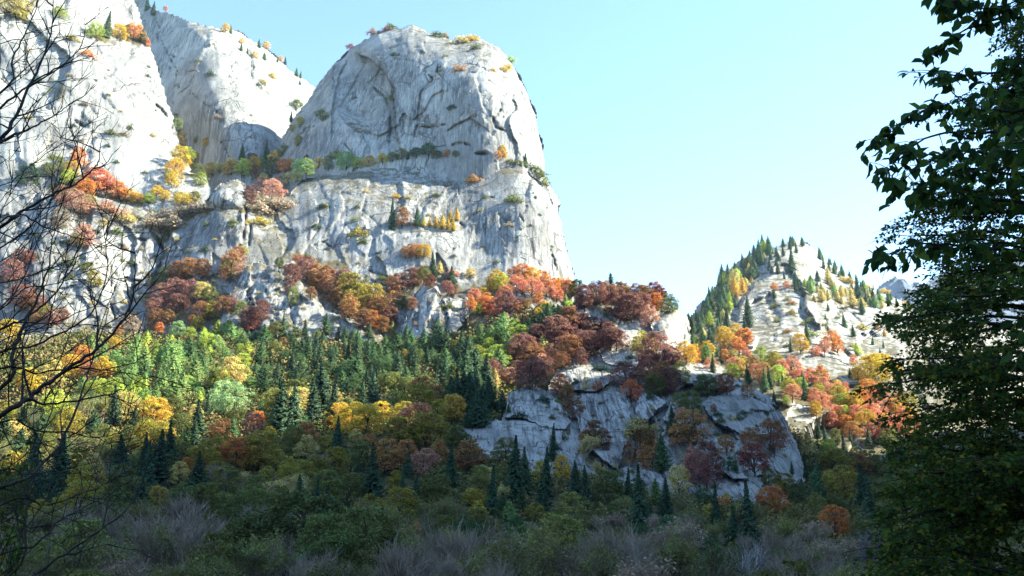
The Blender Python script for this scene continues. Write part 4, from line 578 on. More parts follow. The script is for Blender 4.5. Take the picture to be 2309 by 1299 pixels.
# ------------------------------------------------------------------ trees seen in the photograph: kind, colour, base x, base y, height (all in picture pixels, set on the terrain there)
T = """spruce,deep green,237,84,60,.9;beech,yellow green,215,88,36;beech,bright yellow,264,88,34;beech,orange,300,92,36,1.2;beech,olive gold,285,84,26;larch,mid green,318,98,34;beech,red orange,327,106,22;spruce,dark green,332,24,32;spruce,dark green,345,34,30
beech,straw yellow,10,40,60,1.4;beech,olive gold,40,50,40;beech,yellow green,132,42,24,1.4;bush,orange,195,128,14,1.5;bush,olive gold,162,92,12,1.6;beech,deep orange,176,376,46,.8;beech,golden,160,395,34;beech,yellow green,152,420,36
beech,red orange,215,440,60,1.2;beech,orange,190,448,44;beech,pink orange,240,446,52;beech,orange,264,452,42,1.2;beech,golden,290,456,30,1.3;beech,orange,175,445,36;beech,golden,310,460,24,1.4;beech,yellow green,335,462,26,1.3;beech,bright yellow,352,448,30;beech,bright yellow,370,455,26
beech,bright yellow,410,468,34,1.5;beech,olive gold,436,462,30,1.3;beech,golden,392,402,44;beech,bright yellow,405,380,50;beech,yellow green,425,366,34;beech,golden,412,334,34;beech,olive gold,402,308,18;beech,golden,438,380,36;beech,bright yellow,386,425,34;beech,light green,380,408,22;beech,olive,445,400,30;beech,yellow green,450,420,30;beech,bright yellow,478,398,30,1.3;beech,straw yellow,495,392,24;beech,straw yellow,515,385,20
bush,grey brown,352,516,32,1.4;bush,grey brown,385,518,40,1.3;bush,grey brown,372,500,30,1.4;bush,grey brown,445,480,24,1.6;bush,grey brown,415,488,26,1.5;beech,rusty brown,390,520,20;bush,grey brown,470,478,22,1.6
spruce,dark green,545,362,38;spruce,dark green,600,366,52,.9;beech,golden,522,398,38;beech,yellow green,545,402,44;beech,golden,572,388,34;beech,maroon,568,366,20,1.4;beech,orange brown,575,408,34;beech,dark olive,612,404,50;beech,light green,588,380,26;beech,red orange,642,394,34,1.2;beech,golden,655,384,26;beech,light green,690,402,44;beech,pale green,672,396,38;beech,bright yellow,718,382,26;beech,maroon,690,364,16;beech,olive,640,352,24,1.2;beech,straw yellow,670,412,26;beech,golden,618,370,30;beech,straw yellow,596,418,28;beech,pinkish brown,625,425,28
beech,olive,740,386,26;beech,light green,780,384,42,1.2;beech,yellow green,805,382,28;beech,golden,832,378,26,1.2;beech,bright yellow,862,372,26;beech,olive,885,366,22,1.5;beech,olive,905,360,24,1.4;spruce,dark green,920,360,20;beech,deep green,938,358,24,1.5;beech,mid green,965,358,34,1.2;beech,dark olive,985,360,20,1.5;beech,orange,1008,356,18,1.2;beech,olive,1028,356,16,1.3;beech,golden,1132,362,34,.9;beech,orange,1122,358,18;spruce,dark green,1184,378,34;bush,dark olive,1200,388,18,1.5;bush,olive,1214,402,18,1.5;bush,dark olive,1170,372,12,1.5;bush,olive,1150,368,10,1.6;bush,olive,1228,418,14
beech,maroon,562,472,52,.8;beech,pinkish brown,590,446,44;beech,pinkish brown,612,452,46,1.2;beech,grey brown,640,440,44;bush,grey brown,600,474,34,1.6;bush,grey brown,575,478,26,1.5;beech,red orange,560,446,16;beech,straw yellow,650,420,30;bush,grey brown,630,470,26,1.4;bush,olive gold,585,508,20,1.3
bush,dark olive,880,68,16;bush,maroon,872,70,12;bush,grey brown,855,76,8;bush,golden,1024,92,14,1.2;bush,straw yellow,1040,98,16,1.4;bush,olive,985,84,12,1.6;bush,orange brown,1003,84,11;bush,bright yellow,1060,94,14,1.5;bush,golden,1072,88,10;bush,dark olive,1072,112,12,1.2;bush,straw yellow,1120,100,9,1.5;bush,golden,1112,162,10;bush,golden,1136,160,10,1.5;bush,yellow green,1152,140,14;bush,orange brown,1036,160,12,1.5;spruce,dark green,986,164,22;larch,dark olive,993,160,14;bush,olive gold,1006,128,7;bush,dark olive,734,270,18;bush,dark olive,725,258,12,1.4;bush,maroon,768,120,12,1.4;bush,maroon,790,108,10,1.2;bush,rusty brown,840,78,14;bush,golden,1145,155,12;bush,dark olive,884,225,16
beech,dark olive,668,250,24,1.3;spruce,dark green,656,275,26;beech,olive gold,676,290,26,.8;beech,olive gold,660,300,18;beech,olive gold,672,330,24;bush,olive,745,360,16;beech,olive,760,358,20;bush,straw yellow,592,190,14;bush,dark green,582,196,12,.7;bush,golden,612,175,12;spruce,mid green,520,76,20;beech,golden,508,74,20;spruce,mid green,543,116,20;spruce,mid green,558,122,16;spruce,mid green,595,136,20;beech,golden,574,132,16;spruce,mid green,584,108,20;beech,golden,600,112,18;beech,golden,545,100,14;spruce,mid green,643,146,18;spruce,mid green,668,172,20;spruce,mid green,677,176,16;spruce,mid green,676,192,14;spruce,mid green,625,140,12;beech,golden,632,138,12;beech,orange,373,26,12;beech,golden,465,335,26;beech,dark olive,445,325,20;beech,olive,398,290,24
spruce,dark green,883,518,68,.8;beech,rusty brown,906,516,46;larch,deep green,941,514,44,.8;larch,straw yellow,955,514,26;beech,orange,936,514,12;larch,golden,968,514,24;larch,bright yellow,982,516,30;larch,bright yellow,996,518,34;larch,golden,1010,518,26;larch,bright yellow,1022,522,28;larch,golden,1014,502,30;larch,bright yellow,1030,500,32;bush,dark green,728,470,12,1.6;bush,golden,733,466,9;bush,olive gold,808,534,26;bush,dark olive,818,550,16;bush,olive,800,500,12;bush,dark olive,1065,408,14,1.2;bush,orange brown,1068,412,20;bush,dark olive,1158,458,22,1.2;bush,golden,892,446,12;bush,golden,826,436,10;bush,straw yellow,920,448,10;bush,olive gold,966,488,8;bush,dark olive,805,470,10
beech,orange brown,915,585,34;beech,orange,940,582,36;beech,golden,955,585,40;beech,rusty brown,925,570,24;spruce,dark green,977,634,66,.85;beech,maroon,925,652,54;beech,rusty brown,945,645,50;beech,olive,955,640,46;beech,maroon,905,660,50,1.1;beech,dark red,970,650,36;spruce,dark green,908,668,46,.9;beech,rusty brown,882,668,52;spruce,dark green,1018,650,50,1.2;beech,maroon,1008,668,40;beech,dark red,1020,668,30;beech,maroon,898,690,40;beech,olive,905,700,40;beech,golden,885,676,24;beech,rusty brown,930,700,34;larch,straw yellow,990,620,32
beech,golden,1120,655,54;beech,yellow green,1130,660,50;beech,red orange,1158,640,44;beech,orange,1178,636,46,1.2;beech,pink orange,1165,664,48,1.3;beech,golden,1198,644,48;beech,orange,1222,652,48,1.2;beech,pink orange,1200,670,50,1.3;beech,pink orange,1232,672,46,1.3;beech,orange,1250,664,42;beech,golden,1260,652,30;beech,red orange,1275,668,44,1.2;beech,rusty brown,1285,676,50;beech,red orange,1255,682,40,1.2;beech,pink orange,1140,682,44,1.2;beech,orange,1100,704,50;beech,pink orange,1068,690,44;beech,deep orange,1090,712,50;beech,golden,1090,672,30;beech,yellow green,1075,712,34;beech,orange,1060,704,40;beech,maroon,1143,712,66,1.1;beech,dark red,1118,716,50;beech,rusty brown,1165,712,40;beech,maroon,1174,706,40;beech,orange brown,1188,694,26;beech,bright yellow,1105,660,30;beech,deep orange,1215,690,34;beech,pinkish brown,1020,634,28,1.5;beech,straw yellow,1060,628,26,1.4
beech,dark olive,372,640,44;beech,rusty brown,395,636,54,1.2;beech,orange brown,425,634,58,1.2;beech,rusty brown,452,632,56;beech,maroon,365,690,56,1.2;beech,maroon,392,682,60,1.3;beech,maroon,430,680,56,1.2;beech,maroon,350,716,50,1.2;beech,maroon,395,712,56,1.2;beech,rusty brown,350,738,50;beech,orange brown,376,736,44;beech,deep orange,356,756,34;beech,olive,470,700,60;beech,straw yellow,455,680,50;beech,olive gold,478,722,50;beech,rusty brown,450,724,50,1.2;beech,rusty brown,500,712,50;beech,maroon,520,708,48;beech,dark olive,540,716,40;beech,rusty brown,518,640,84,.75;beech,olive gold,512,628,50;beech,rusty brown,535,596,46;beech,yellow green,548,575,24;beech,maroon,560,744,60;beech,dark red,572,752,62,.9;beech,maroon,585,730,60;beech,olive gold,445,748,40;beech,rusty brown,432,740,34;beech,olive,515,745,28;beech,pale green,398,766,42;beech,yellow green,428,768,30;beech,orange brown,410,700,40;beech,grey brown,335,690,36;bush,olive,545,690,16;bush,dark olive,300,600,18;beech,olive,628,610,34;beech,maroon,648,622,30;beech,olive,620,800,34;beech,orange brown,636,790,30
beech,maroon,22,640,60,1.2;beech,maroon,45,700,66,1.2;beech,rusty brown,62,712,56;beech,maroon,90,700,40;beech,dark red,64,600,40;beech,maroon,38,595,40;beech,orange brown,75,735,44;beech,maroon,115,740,50;beech,rusty brown,140,730,44;beech,olive gold,98,724,44;beech,olive gold,210,650,44;beech,olive,195,620,34;beech,straw yellow,170,560,36;beech,pinkish brown,180,560,54;beech,pinkish brown,160,480,50,1.4;beech,straw yellow,200,470,30,1.3;beech,grey brown,130,520,50;bush,pinkish brown,240,480,24,2;bush,straw yellow,285,500,26;beech,rusty brown,140,460,40;beech,olive,120,400,50;beech,deep green,60,420,50;bush,dark olive,160,600,20,1.4;bush,dark olive,262,530,20;beech,grey brown,290,750,44,1.3;beech,orange brown,262,762,30;beech,golden,255,790,34;beech,bright yellow,15,780,60;beech,orange,180,830,50;beech,golden,150,860,60;beech,pink orange,200,860,46;beech,bright yellow,60,890,60;beech,straw yellow,110,880,70;beech,orange,95,870,40;beech,golden,230,860,56;beech,yellow green,120,960,80;beech,olive gold,150,990,70
beech,rusty brown,672,626,58;beech,maroon,658,640,50;beech,maroon,690,640,70,.9;beech,orange brown,712,658,70;beech,rusty brown,735,668,78;beech,maroon,730,640,40;beech,rusty brown,750,690,70;beech,maroon,772,666,66;beech,orange brown,765,700,70;beech,olive gold,790,690,86,1.1;beech,olive gold,812,716,84,1.1;beech,orange brown,788,724,70;beech,olive gold,836,716,86;beech,orange brown,846,736,80;beech,rusty brown,866,742,80,.9;beech,maroon,880,748,64,.9;beech,deep orange,836,748,56;beech,orange brown,860,756,50;beech,rusty brown,818,740,50;beech,maroon,654,660,34;beech,deep orange,790,712,34;beech,rusty brown,700,676,34;larch,olive,884,768,44;beech,dark olive,866,712,40;spruce,dark green,850,700,30;beech,olive,660,690,50,.6;beech,maroon,872,700,44
larch,deep green,686,758,36;larch,deep green,735,758,50,1.2;larch,deep green,830,764,36;larch,deep green,778,764,30;larch,dark green,760,770,34;beech,orange brown,615,752,24;beech,olive,712,768,24
beech,straw yellow,520,885,80,1.1;beech,pale green,528,940,76,1.1;beech,pale green,500,930,70;beech,yellow green,548,830,34,1.3;beech,yellow green,540,800,26;beech,light green,500,815,36;spruce,dark green,630,990,130,1.1;spruce,dark green,655,985,120;spruce,dark green,840,925,90,1.1;spruce,deep green,815,930,80;beech,bright yellow,792,985,78,1.1;beech,bright yellow,825,985,72,1.1;beech,golden,765,975,66;beech,bright yellow,858,960,56;beech,olive gold,905,965,60,1.2;beech,olive gold,942,950,84,1.2;beech,olive gold,985,960,60;beech,pink orange,938,1000,90,1.2;beech,olive gold,960,1020,90,1.3;beech,olive gold,900,1010,70,1.2;beech,golden,1020,960,70;beech,light green,1022,955,66,.9;spruce,dark green,880,955,50
spruce,dark green,350,1100,130,1.1;spruce,dark green,382,1050,100;spruce,dark green,330,1115,120;spruce,dark green,440,1130,110,1.2;spruce,dark green,440,1010,70;beech,deep orange,532,1064,78,1.3;beech,orange,415,1080,50,.9;beech,straw yellow,400,1100,60;beech,deep orange,576,972,46,1.2;beech,rusty brown,500,1000,56,1.2;beech,pinkish brown,568,990,60;larch,mid green,522,1000,60;beech,olive,660,1030,70;beech,straw yellow,688,1050,70;spruce,dark green,752,1050,110,.9;beech,olive gold,600,1090,40;beech,orange brown,868,1075,86,1.2;beech,pinkish brown,955,1075,64,1.2;beech,orange brown,985,1050,60;beech,orange brown,1060,1070,78,1.3;beech,olive,1030,1020,60;spruce,dark green,840,1130,130,.9;beech,olive,790,1130,64,1.2;spruce,dark green,905,1120,60;spruce,dark green,1015,1110,110,.9;beech,olive,990,1140,70,1.1;beech,olive gold,890,1110,50;beech,straw yellow,1090,1110,60;beech,olive,1080,1120,70
spruce,dark green,1160,1135,150,.9;spruce,deep green,1185,1120,110,.9;spruce,dark green,1108,1160,110;beech,olive,1140,1050,62,1.1;spruce,dark green,1245,1040,84,.8;spruce,dark green,1228,1140,130,.9;beech,bright yellow,1265,1085,60,.8;spruce,dark green,1300,1130,90;spruce,dark green,1325,1150,100,.9;larch,mid green,1130,1170,60;larch,mid green,1175,1160,66;larch,light green,1150,1180,56;spruce,dark green,1445,1200,150,.9;spruce,dark green,1500,1190,100;spruce,dark green,1695,1250,165,1;spruce,dark green,1615,1200,110,.9;spruce,dark green,1655,1230,90;beech,deep orange,1745,1165,70,1.2;beech,deep orange,1885,1215,76,1.2;beech,dark olive,1370,1150,90;beech,olive,1290,1180,70,1.2;birch,straw yellow,1310,1060,80;larch,light green,1480,1140,60;beech,orange,1630,1155,34,1.6;beech,mid green,1590,1150,50
beech,rusty brown,1345,1030,80,1.1;beech,pinkish brown,1325,1020,50;birch,straw yellow,1418,1052,110,1.2;beech,rusty brown,1450,1050,104,.8;beech,orange brown,1472,1060,70;larch,mid green,1496,1070,90,.8;spruce,deep green,1520,985,70,1.1;beech,orange brown,1560,1010,84,1.2;beech,pinkish brown,1540,980,60;beech,olive,1565,950,70,.9;beech,maroon,1595,1104,110,.85;beech,maroon,1580,1108,90,.8;beech,dark red,1702,1076,78,1;beech,orange brown,1690,1010,46;beech,rusty brown,1738,1020,74,1.1;beech,straw yellow,1650,970,36;beech,orange brown,1640,1030,50,.9;beech,red orange,1424,908,52;beech,red orange,1264,892,50;beech,orange brown,1280,905,40;beech,rusty brown,1290,950,60,.9;beech,deep orange,1347,884,26;beech,straw yellow,1322,880,30,.7;larch,pinkish brown,1560,1080,80;beech,straw yellow,1532,1120,70,.9;beech,mid green,1645,1080,50;birch,straw yellow,1355,1100,60
beech,olive gold,1455,812,66,1.1;beech,maroon,1482,826,76,1.1;beech,maroon,1500,850,60;beech,maroon,1465,850,60,1.1;beech,rusty brown,1495,885,70;beech,maroon,1512,890,60;beech,olive,1480,890,50;beech,olive gold,1535,870,50;beech,golden,1548,822,52;beech,orange,1562,818,40;beech,maroon,1520,820,36,1.1;beech,maroon,1412,872,56,1.4;beech,rusty brown,1440,880,50;beech,dark olive,1595,895,50,1.1;beech,rusty brown,1640,890,50,1.1;beech,dark olive,1585,885,40;beech,rusty brown,1620,880,34;beech,orange brown,1685,895,34;beech,olive,1535,930,44;bush,dark green,1358,836,14,1.6;bush,deep green,1345,834,12;bush,dark green,1372,840,9,1.6;bush,dark green,1225,906,18,1.2;bush,deep green,1300,866,14;beech,orange brown,1610,930,20;bush,deep green,1617,938,12,1.3;beech,dark olive,1560,1000,40;bush,deep green,1465,900,16;spruce,dark green,1130,940,60,1.4;larch,mid green,1148,945,34,1.2;bush,dark green,1172,942,18,1.4;bush,dark olive,1215,870,14,1.5
beech,maroon,1318,704,62,.9;beech,maroon,1346,688,54;beech,rusty brown,1372,684,50;beech,dark olive,1300,680,50;spruce,dark green,1308,696,60;beech,rusty brown,1396,680,46;beech,orange brown,1412,690,44;beech,maroon,1396,716,64,1.1;beech,maroon,1424,728,66,1.2;beech,maroon,1450,720,60;beech,rusty brown,1435,680,40,1.2;beech,olive,1448,676,32;beech,rusty brown,1462,690,46;beech,deep orange,1482,706,46;beech,dark red,1490,690,46;beech,dark red,1478,680,44;beech,dark olive,1508,708,44;beech,dark green,1516,704,30;pine,dark green,1380,680,62,.9;spruce,dark green,1412,654,16;beech,pinkish brown,1466,744,56,.8;beech,rusty brown,1388,748,24,1.4;beech,dark olive,1360,656,20,1.5;beech,dark olive,1336,662,24,1.3;beech,deep green,1452,664,22;beech,maroon,1500,668,30;beech,maroon,1410,668,30;beech,maroon,1380,664,24,1.3
larch,straw yellow,1660,660,50;larch,golden,1658,672,48,.8;larch,golden,1676,664,42,.7;larch,yellow green,1645,706,50,.8;spruce,deep green,1688,738,70,.9;spruce,mid green,1822,780,60,.8;beech,golden,1806,798,46;spruce,deep green,1784,796,34;beech,orange,1878,790,44;beech,pink orange,1860,800,34;beech,pink orange,1840,805,26,1.3;beech,orange,1890,800,36;beech,pink orange,1925,826,26;spruce,mid green,1905,740,36;beech,red orange,1773,652,18;spruce,deep green,1785,620,56,1.4;beech,golden,1640,790,50,1.2;beech,golden,1632,780,44;beech,orange,1680,784,44,1.2;beech,orange,1668,800,40;beech,bright yellow,1970,870,70,1.5;beech,golden,1990,860,60,1.4;beech,golden,1935,858,30;spruce,mid green,1920,870,40;spruce,mid green,1860,858,28;spruce,deep green,1640,745,50;larch,yellow green,1600,740,40
larch,straw yellow,1825,1035,60,1.2;beech,yellow green,1870,1030,40,1.2;spruce,dark green,1845,990,40,1.1;spruce,dark green,1862,996,36;spruce,dark green,1905,1020,46;spruce,dark green,1920,1010,40;spruce,dark green,1960,1010,44;beech,olive gold,1885,1075,64,1.3;beech,orange brown,1940,1080,60,1.4;beech,olive gold,1905,1130,80,1.2;beech,olive gold,1875,1120,60;larch,mid green,1845,1130,80,1.3;beech,olive gold,1770,1120,54,1.3;beech,olive,1735,1100,44;spruce,dark green,1787,1070,30;larch,deep green,1810,1140,60;beech,dark olive,1800,1150,60;spruce,dark green,1965,1190,120,1.1;spruce,dark green,1950,1160,110;beech,golden,1640,1130,20"""
for ln in T.replace('\n', ';').split(';'):
    a = ln.split(',')
    if a[0] == 'beech' and float(a[2]) < 1300 and 560 < float(a[3]) < 760: a[4] = str(float(a[4]) * .88)   # the beeches at the cliff foot are low and wind clipped
    tree(a[0], a[1], float(a[2]), float(a[3]), float(a[4]), float(a[5]) if len(a) > 5 else 1.0)
tree('dead', 'grey', 1690, 1300, 120, 1.1, 'pale dead tree with crooked bare limbs before the tallest dark spruce', 170)
tree('birch', 'grey', 1972, 1330, 170, .7, 'slender birch with a white trunk at the lower right', 150)
NHAND = len(TREES)

def fill(poly, sx, sy, mixes, seed, jit=.42, keep=.55):
    r = random.Random(seed); xs = [p[0] for p in poly]; ys = [p[1] for p in poly]; y = min(ys); row = 0; hand = [(t[2], t[3]) for t in TREES]; key = [(t[2], t[3], t[4], t[4] * t[5] * (.3 if t[0] in ('spruce', 'larch') else .45)) for t in TREES[:NHAND] if t[4] >= 30]
    tot = sum(m[2] for m in mixes)
    while y < max(ys):
        x = min(xs) + (row % 2) * sx * .5
        while x < max(xs):
            qx = x + r.uniform(-jit, jit) * sx; qy = y + r.uniform(-jit, jit) * sy
            if inside(poly, np.array([qx]), np.array([qy]))[0] and not any(abs(qx - a) < sx * keep and abs(qy - b) < sy * keep for a, b in hand):
                # neighbouring trees tend to be of the same kind
                v = float(np.clip(.5 + .9 * fbm(np.array([qx / 90 + seed]), np.array([qy / 60]), 3)[0] + r.uniform(-.33, .33), 0, .9999)) * tot
                for m in mixes:
                    v -= m[2]
                    if v < 0: break
                hh = r.uniform(m[3] * .72, m[4] * 1.15)   # do not hide the trees placed one by one
                if any(qy > b and abs(qx - a) < hw + hh * .22 and qy - hh < b - .4 * kh and qy - b < 400 for a, b, kh, hw in key):
                    hh *= .6
                    if any(qy > b and abs(qx - a) < hw and qy - hh < b - .35 * kh for a, b, kh, hw in key): x += sx; continue
                tree(m[0], m[1], qx, qy, hh, r.uniform(.95, 1.5) if m[0] == 'larch' else r.uniform(.85, 1.3))
            x += sx
        y += sy; row += 1
fill([(190, 800), (300, 790), (380, 775), (560, 745), (575, 880), (480, 920), (300, 950), (180, 900)], 23, 19, [('larch', 'mid green', 3, 40, 58), ('larch', 'light green', 4, 40, 58), ('larch', 'yellow green', 2, 36, 50), ('beech', 'yellow green', 1, 30, 44), ('beech', 'light green', 1, 30, 44)], 1)
fill([(560, 750), (900, 772), (1060, 785), (1060, 900), (900, 895), (700, 905), (575, 900)], 22, 19, [('larch', 'mid green', 3, 40, 60), ('larch', 'deep green', 2, 36, 60), ('spruce', 'deep green', 1.5, 42, 58), ('beech', 'mid green', 1.5, 28, 40), ('larch', 'mid green', 2, 40, 56), ('spruce', 'dark green', 2, 42, 60), ('beech', 'olive', 1.2, 30, 40)], 2)
fill([(860, 790), (1060, 785), (1060, 830), (940, 850), (860, 830)], 24, 18, [('beech', 'golden', 1, 26, 36), ('beech', 'olive gold', 2, 26, 36), ('beech', 'dark olive', 2, 26, 36), ('larch', 'deep green', 2, 36, 50), ('beech', 'olive', 2, 26, 34)], 3)
fill([(1040, 800), (1080, 760), (1170, 710), (1280, 680), (1290, 730), (1220, 780), (1120, 860), (1040, 880)], 24, 19, [('larch', 'light green', 4, 40, 56), ('beech', 'yellow green', 3, 30, 40), ('beech', 'golden', 1, 28, 36), ('larch', 'deep green', 3, 44, 60), ('spruce', 'dark green', 2, 40, 56), ('beech', 'pink orange', .6, 28, 34)], 4)
fill([(1030, 880), (1120, 880), (1125, 960), (1040, 970), (1000, 940)], 26, 22, [('larch', 'olive', 3, 70, 100), ('larch', 'deep green', 3, 70, 100), ('spruce', 'dark green', 1, 70, 90)], 24)
fill([(1080, 880), (1090, 830), (1180, 790), (1240, 750), (1290, 730), (1400, 760), (1390, 800), (1290, 838), (1240, 868), (1170, 888)], 30, 21, [('beech', 'maroon', 6, 50, 66), ('beech', 'rusty brown', 1.5, 46, 60), ('beech', 'pinkish brown', 1, 46, 56), ('larch', 'straw yellow', .5, 50, 60)], 5)
fill([(240, 950), (480, 925), (720, 900), (1040, 920), (1030, 1000), (1060, 1060), (700, 1080), (300, 1060)], 38, 30, [('beech', 'olive gold', 3, 54, 76), ('beech', 'olive', 3, 54, 76), ('beech', 'golden', 1, 46, 62), ('beech', 'orange brown', 1.2, 50, 68), ('spruce', 'dark green', 2.4, 76, 112), ('larch', 'mid green', 1.5, 58, 84), ('beech', 'straw yellow', 1, 50, 70), ('beech', 'dark olive', 2, 50, 70)], 6)
fill([(120, 930), (330, 940), (330, 1080), (100, 1100), (-60, 1080), (-60, 960)], 44, 36, [('beech', 'olive gold', 2, 56, 80), ('beech', 'olive', 3, 56, 80), ('larch', 'deep green', 2, 70, 90), ('beech', 'straw yellow', 1, 50, 70), ('thin', 'olive', 2, 60, 80)], 7)
fill([(-60, 1060), (1080, 1050), (1240, 1090), (1380, 1120), (1540, 1160), (1700, 1150), (1820, 1110), (2050, 1090), (2100, 1200), (-60, 1200)], 42, 32, [('beech', 'olive', 3, 60, 84), ('beech', 'dark olive', 3, 60, 84), ('spruce', 'dark green', 3, 80, 125), ('thin', 'olive', 2, 60, 84), ('thin', 'straw yellow', 1.5, 60, 84), ('bare', 'grey', 1, 60, 80), ('beech', 'olive gold', 1.8, 60, 80)], 8)
fill([(-80, 1205), (2400, 1205), (2400, 1300), (-80, 1300)], 50, 30, [('bare', 'grey', 2, 64, 100), ('thin', 'olive', 3.4, 70, 105), ('thin', 'dark olive', 2, 70, 100), ('thin', 'grey brown', 2, 64, 95), ('beech', 'olive', 1.6, 64, 90), ('thin', 'orange brown', .8, 60, 85), ('beech', 'mid green', .6, 60, 80)], 9, keep=.2)
fill([(-120, 1305), (2440, 1305), (2440, 1440), (-120, 1440)], 70, 40, [('bare', 'grey', 2, 120, 200), ('thin', 'olive', 3.6, 120, 185), ('thin', 'dark olive', 1.4, 120, 180), ('bare', 'grey', 2, 120, 190), ('thin', 'grey brown', 2.4, 120, 175), ('beech', 'olive', .6, 110, 150)], 10, keep=.2)
fill([(470, 1300), (880, 1300), (880, 1400), (470, 1400)], 100, 50, [('thin', 'olive', 1, 140, 200), ('beech', 'olive', 1, 140, 185), ('beech', 'dark olive', 2, 140, 185)], 30, keep=.1)
fill([(1570, 830), (1640, 790), (1700, 810), (1790, 840), (1880, 880), (1960, 900), (2060, 920), (2100, 1000), (2000, 1000), (1880, 985), (1800, 905), (1765, 925), (1690, 870)], 23, 18, [('beech', 'pink orange', 3, 32, 46), ('beech', 'golden', 2, 30, 44), ('beech', 'orange', 2, 32, 46), ('beech', 'olive gold', 1.4, 30, 42), ('beech', 'pink orange', 2, 30, 44), ('beech', 'yellow green', 1.4, 30, 42), ('beech', 'orange brown', 1.2, 30, 42), ('spruce', 'mid green', .8, 34, 48)], 11, jit=.55)
fill([(1880, 985), (2100, 990), (2150, 1120), (1830, 1130), (1800, 1060), (1800, 1000)], 34, 28, [('beech', 'olive gold', 2, 40, 60), ('spruce', 'dark green', 2, 44, 66), ('beech', 'olive', 2, 40, 56), ('larch', 'mid green', 1, 44, 60)], 12)
# the peak's woods
fill([(1545, 735), (1570, 705), (1600, 668), (1640, 622), (1680, 585), (1720, 566), (1745, 566), (1720, 600), (1700, 640), (1665, 680), (1650, 720), (1630, 780), (1570, 800)], 14, 11, [('spruce', 'deep green', 5, 26, 40), ('larch', 'yellow green', 1, 22, 30), ('spruce', 'mid green', 4, 24, 38), ('larch', 'straw yellow', .8, 22, 30), ('larch', 'deep green', 1.5, 24, 34)], 13)
fill([(1700, 562), (1800, 545), (1835, 560), (1810, 575), (1760, 580), (1770, 630), (1740, 640), (1730, 600)], 17, 15, [('spruce', 'deep green', 3, 20, 28), ('larch', 'mid green', 1, 20, 26)], 14)
fill([(1775, 645), (1860, 630), (1960, 665), (2010, 690), (1950, 715), (1900, 690), (1850, 690), (1800, 665)], 16, 13, [('spruce', 'mid green', 3, 26, 40), ('larch', 'yellow green', 1.2, 24, 34), ('spruce', 'deep green', 2, 26, 38), ('larch', 'light green', 1.5, 24, 34), ('larch', 'straw yellow', .8, 22, 30)], 15)
fill([(1840, 568), (1875, 592), (1905, 608), (1940, 645), (1985, 658), (2070, 695), (2060, 710), (1960, 670), (1900, 640), (1850, 600)], 14, 12, [('spruce', 'mid green', 3, 18, 28), ('bush', 'golden', 1, 12, 16), ('larch', 'light green', 1, 18, 26)], 16)
fill([(1560, 790), (1640, 745), (1720, 760), (1700, 800), (1640, 830), (1580, 830)], 24, 20, [('larch', 'yellow green', 1, 34, 44), ('spruce', 'deep green', 1.4, 38, 52), ('beech', 'golden', 1, 28, 40), ('larch', 'light green', 1, 34, 44)], 17)
fill([(1740, 640), (1990, 700), (2000, 800), (1740, 800)], 40, 26, [('bush', 'olive gold', 2, 9, 15), ('bush', 'orange brown', 1, 9, 14), ('spruce', 'mid green', .6, 18, 28), ('bush', 'olive', 2, 9, 14)], 18, jit=.5)
fill([(1740, 650), (1850, 690), (1990, 700), (2020, 860), (1900, 800), (1760, 790)], 44, 30, [('larch', 'golden', 1, 18, 26), ('spruce', 'mid green', 1.5, 22, 34), ('beech', 'orange', 1, 16, 24), ('larch', 'yellow green', 1, 20, 28)], 19)
# scattered shrubs in the cliffs
for i, (pl, sx, sy) in enumerate([([(640, 430), (1260, 420), (1280, 640), (640, 600)], 76, 60), ([(640, 120), (1200, 110), (1210, 350), (640, 340)], 120, 84), ([(60, 80), (400, 90), (400, 400), (60, 400)], 66, 50), ([(60, 460), (560, 490), (600, 740), (60, 740)], 36, 30), ([(600, 610), (1060, 640), (1040, 750), (600, 760)], 40, 30), ([(420, 60), (680, 180), (640, 330), (440, 340)], 80, 64), ([(1150, 880), (1750, 930), (1780, 1060), (1400, 1100), (1250, 1020)], 34, 26), ([(1300, 780), (1560, 800), (1700, 880), (1650, 950), (1300, 870)], 36, 28)]):
    fill(pl, sx, sy, [('bush', 'olive', 2, 4, 10), ('bush', 'dark olive', 2, 5, 13), ('bush', 'straw yellow', 1.5, 4, 9), ('bush', 'grey brown', 2, 5, 10), ('bush', 'deep green', 1 if i < 6 else 2.5, 7, 13)], 40 + i, jit=.5)

# ------------------------------------------------------------------ undergrowth between the trees, one mass nobody could count
ur = np.random.default_rng(91)
ux = ur.uniform(-560, 560, 60000); uy = 70 + 720 * ur.uniform(0, 1, 60000) ** .8; uz = gz_at(ux, uy); upx, upy = proj(ux, uy, uz)
m_ = (upx > -80) & (upx < 2400) & (upy < 1500) & (fbm(ux / 25, uy / 25, 3) > -.22); sel = np.nonzero(m_)[0][:15000]
ux, uy, uz = ux[sel], uy[sel], uz[sel]; nq = 16; hgt = ur.uniform(1.2, 4.2, len(ux)) * (.5 + uy / 600)
cen = np.stack([ux, uy, uz], 1)[:, None, :] + np.stack([ur.normal(size=(len(ux), nq)) * hgt[:, None] * .55, ur.normal(size=(len(ux), nq)) * hgt[:, None] * .55, ur.uniform(0, 1, (len(ux), nq)) * hgt[:, None]], -1)
cen = cen.reshape(-1, 3); sz_ = np.repeat((.16 + .0011 * uy) * ur.uniform(.7, 1.4, len(uy)), nq)
UV, UF = quads(cen, ur.normal(size=cen.shape) + np.array([.1, -.3, .6]), sz_, 1, ur)
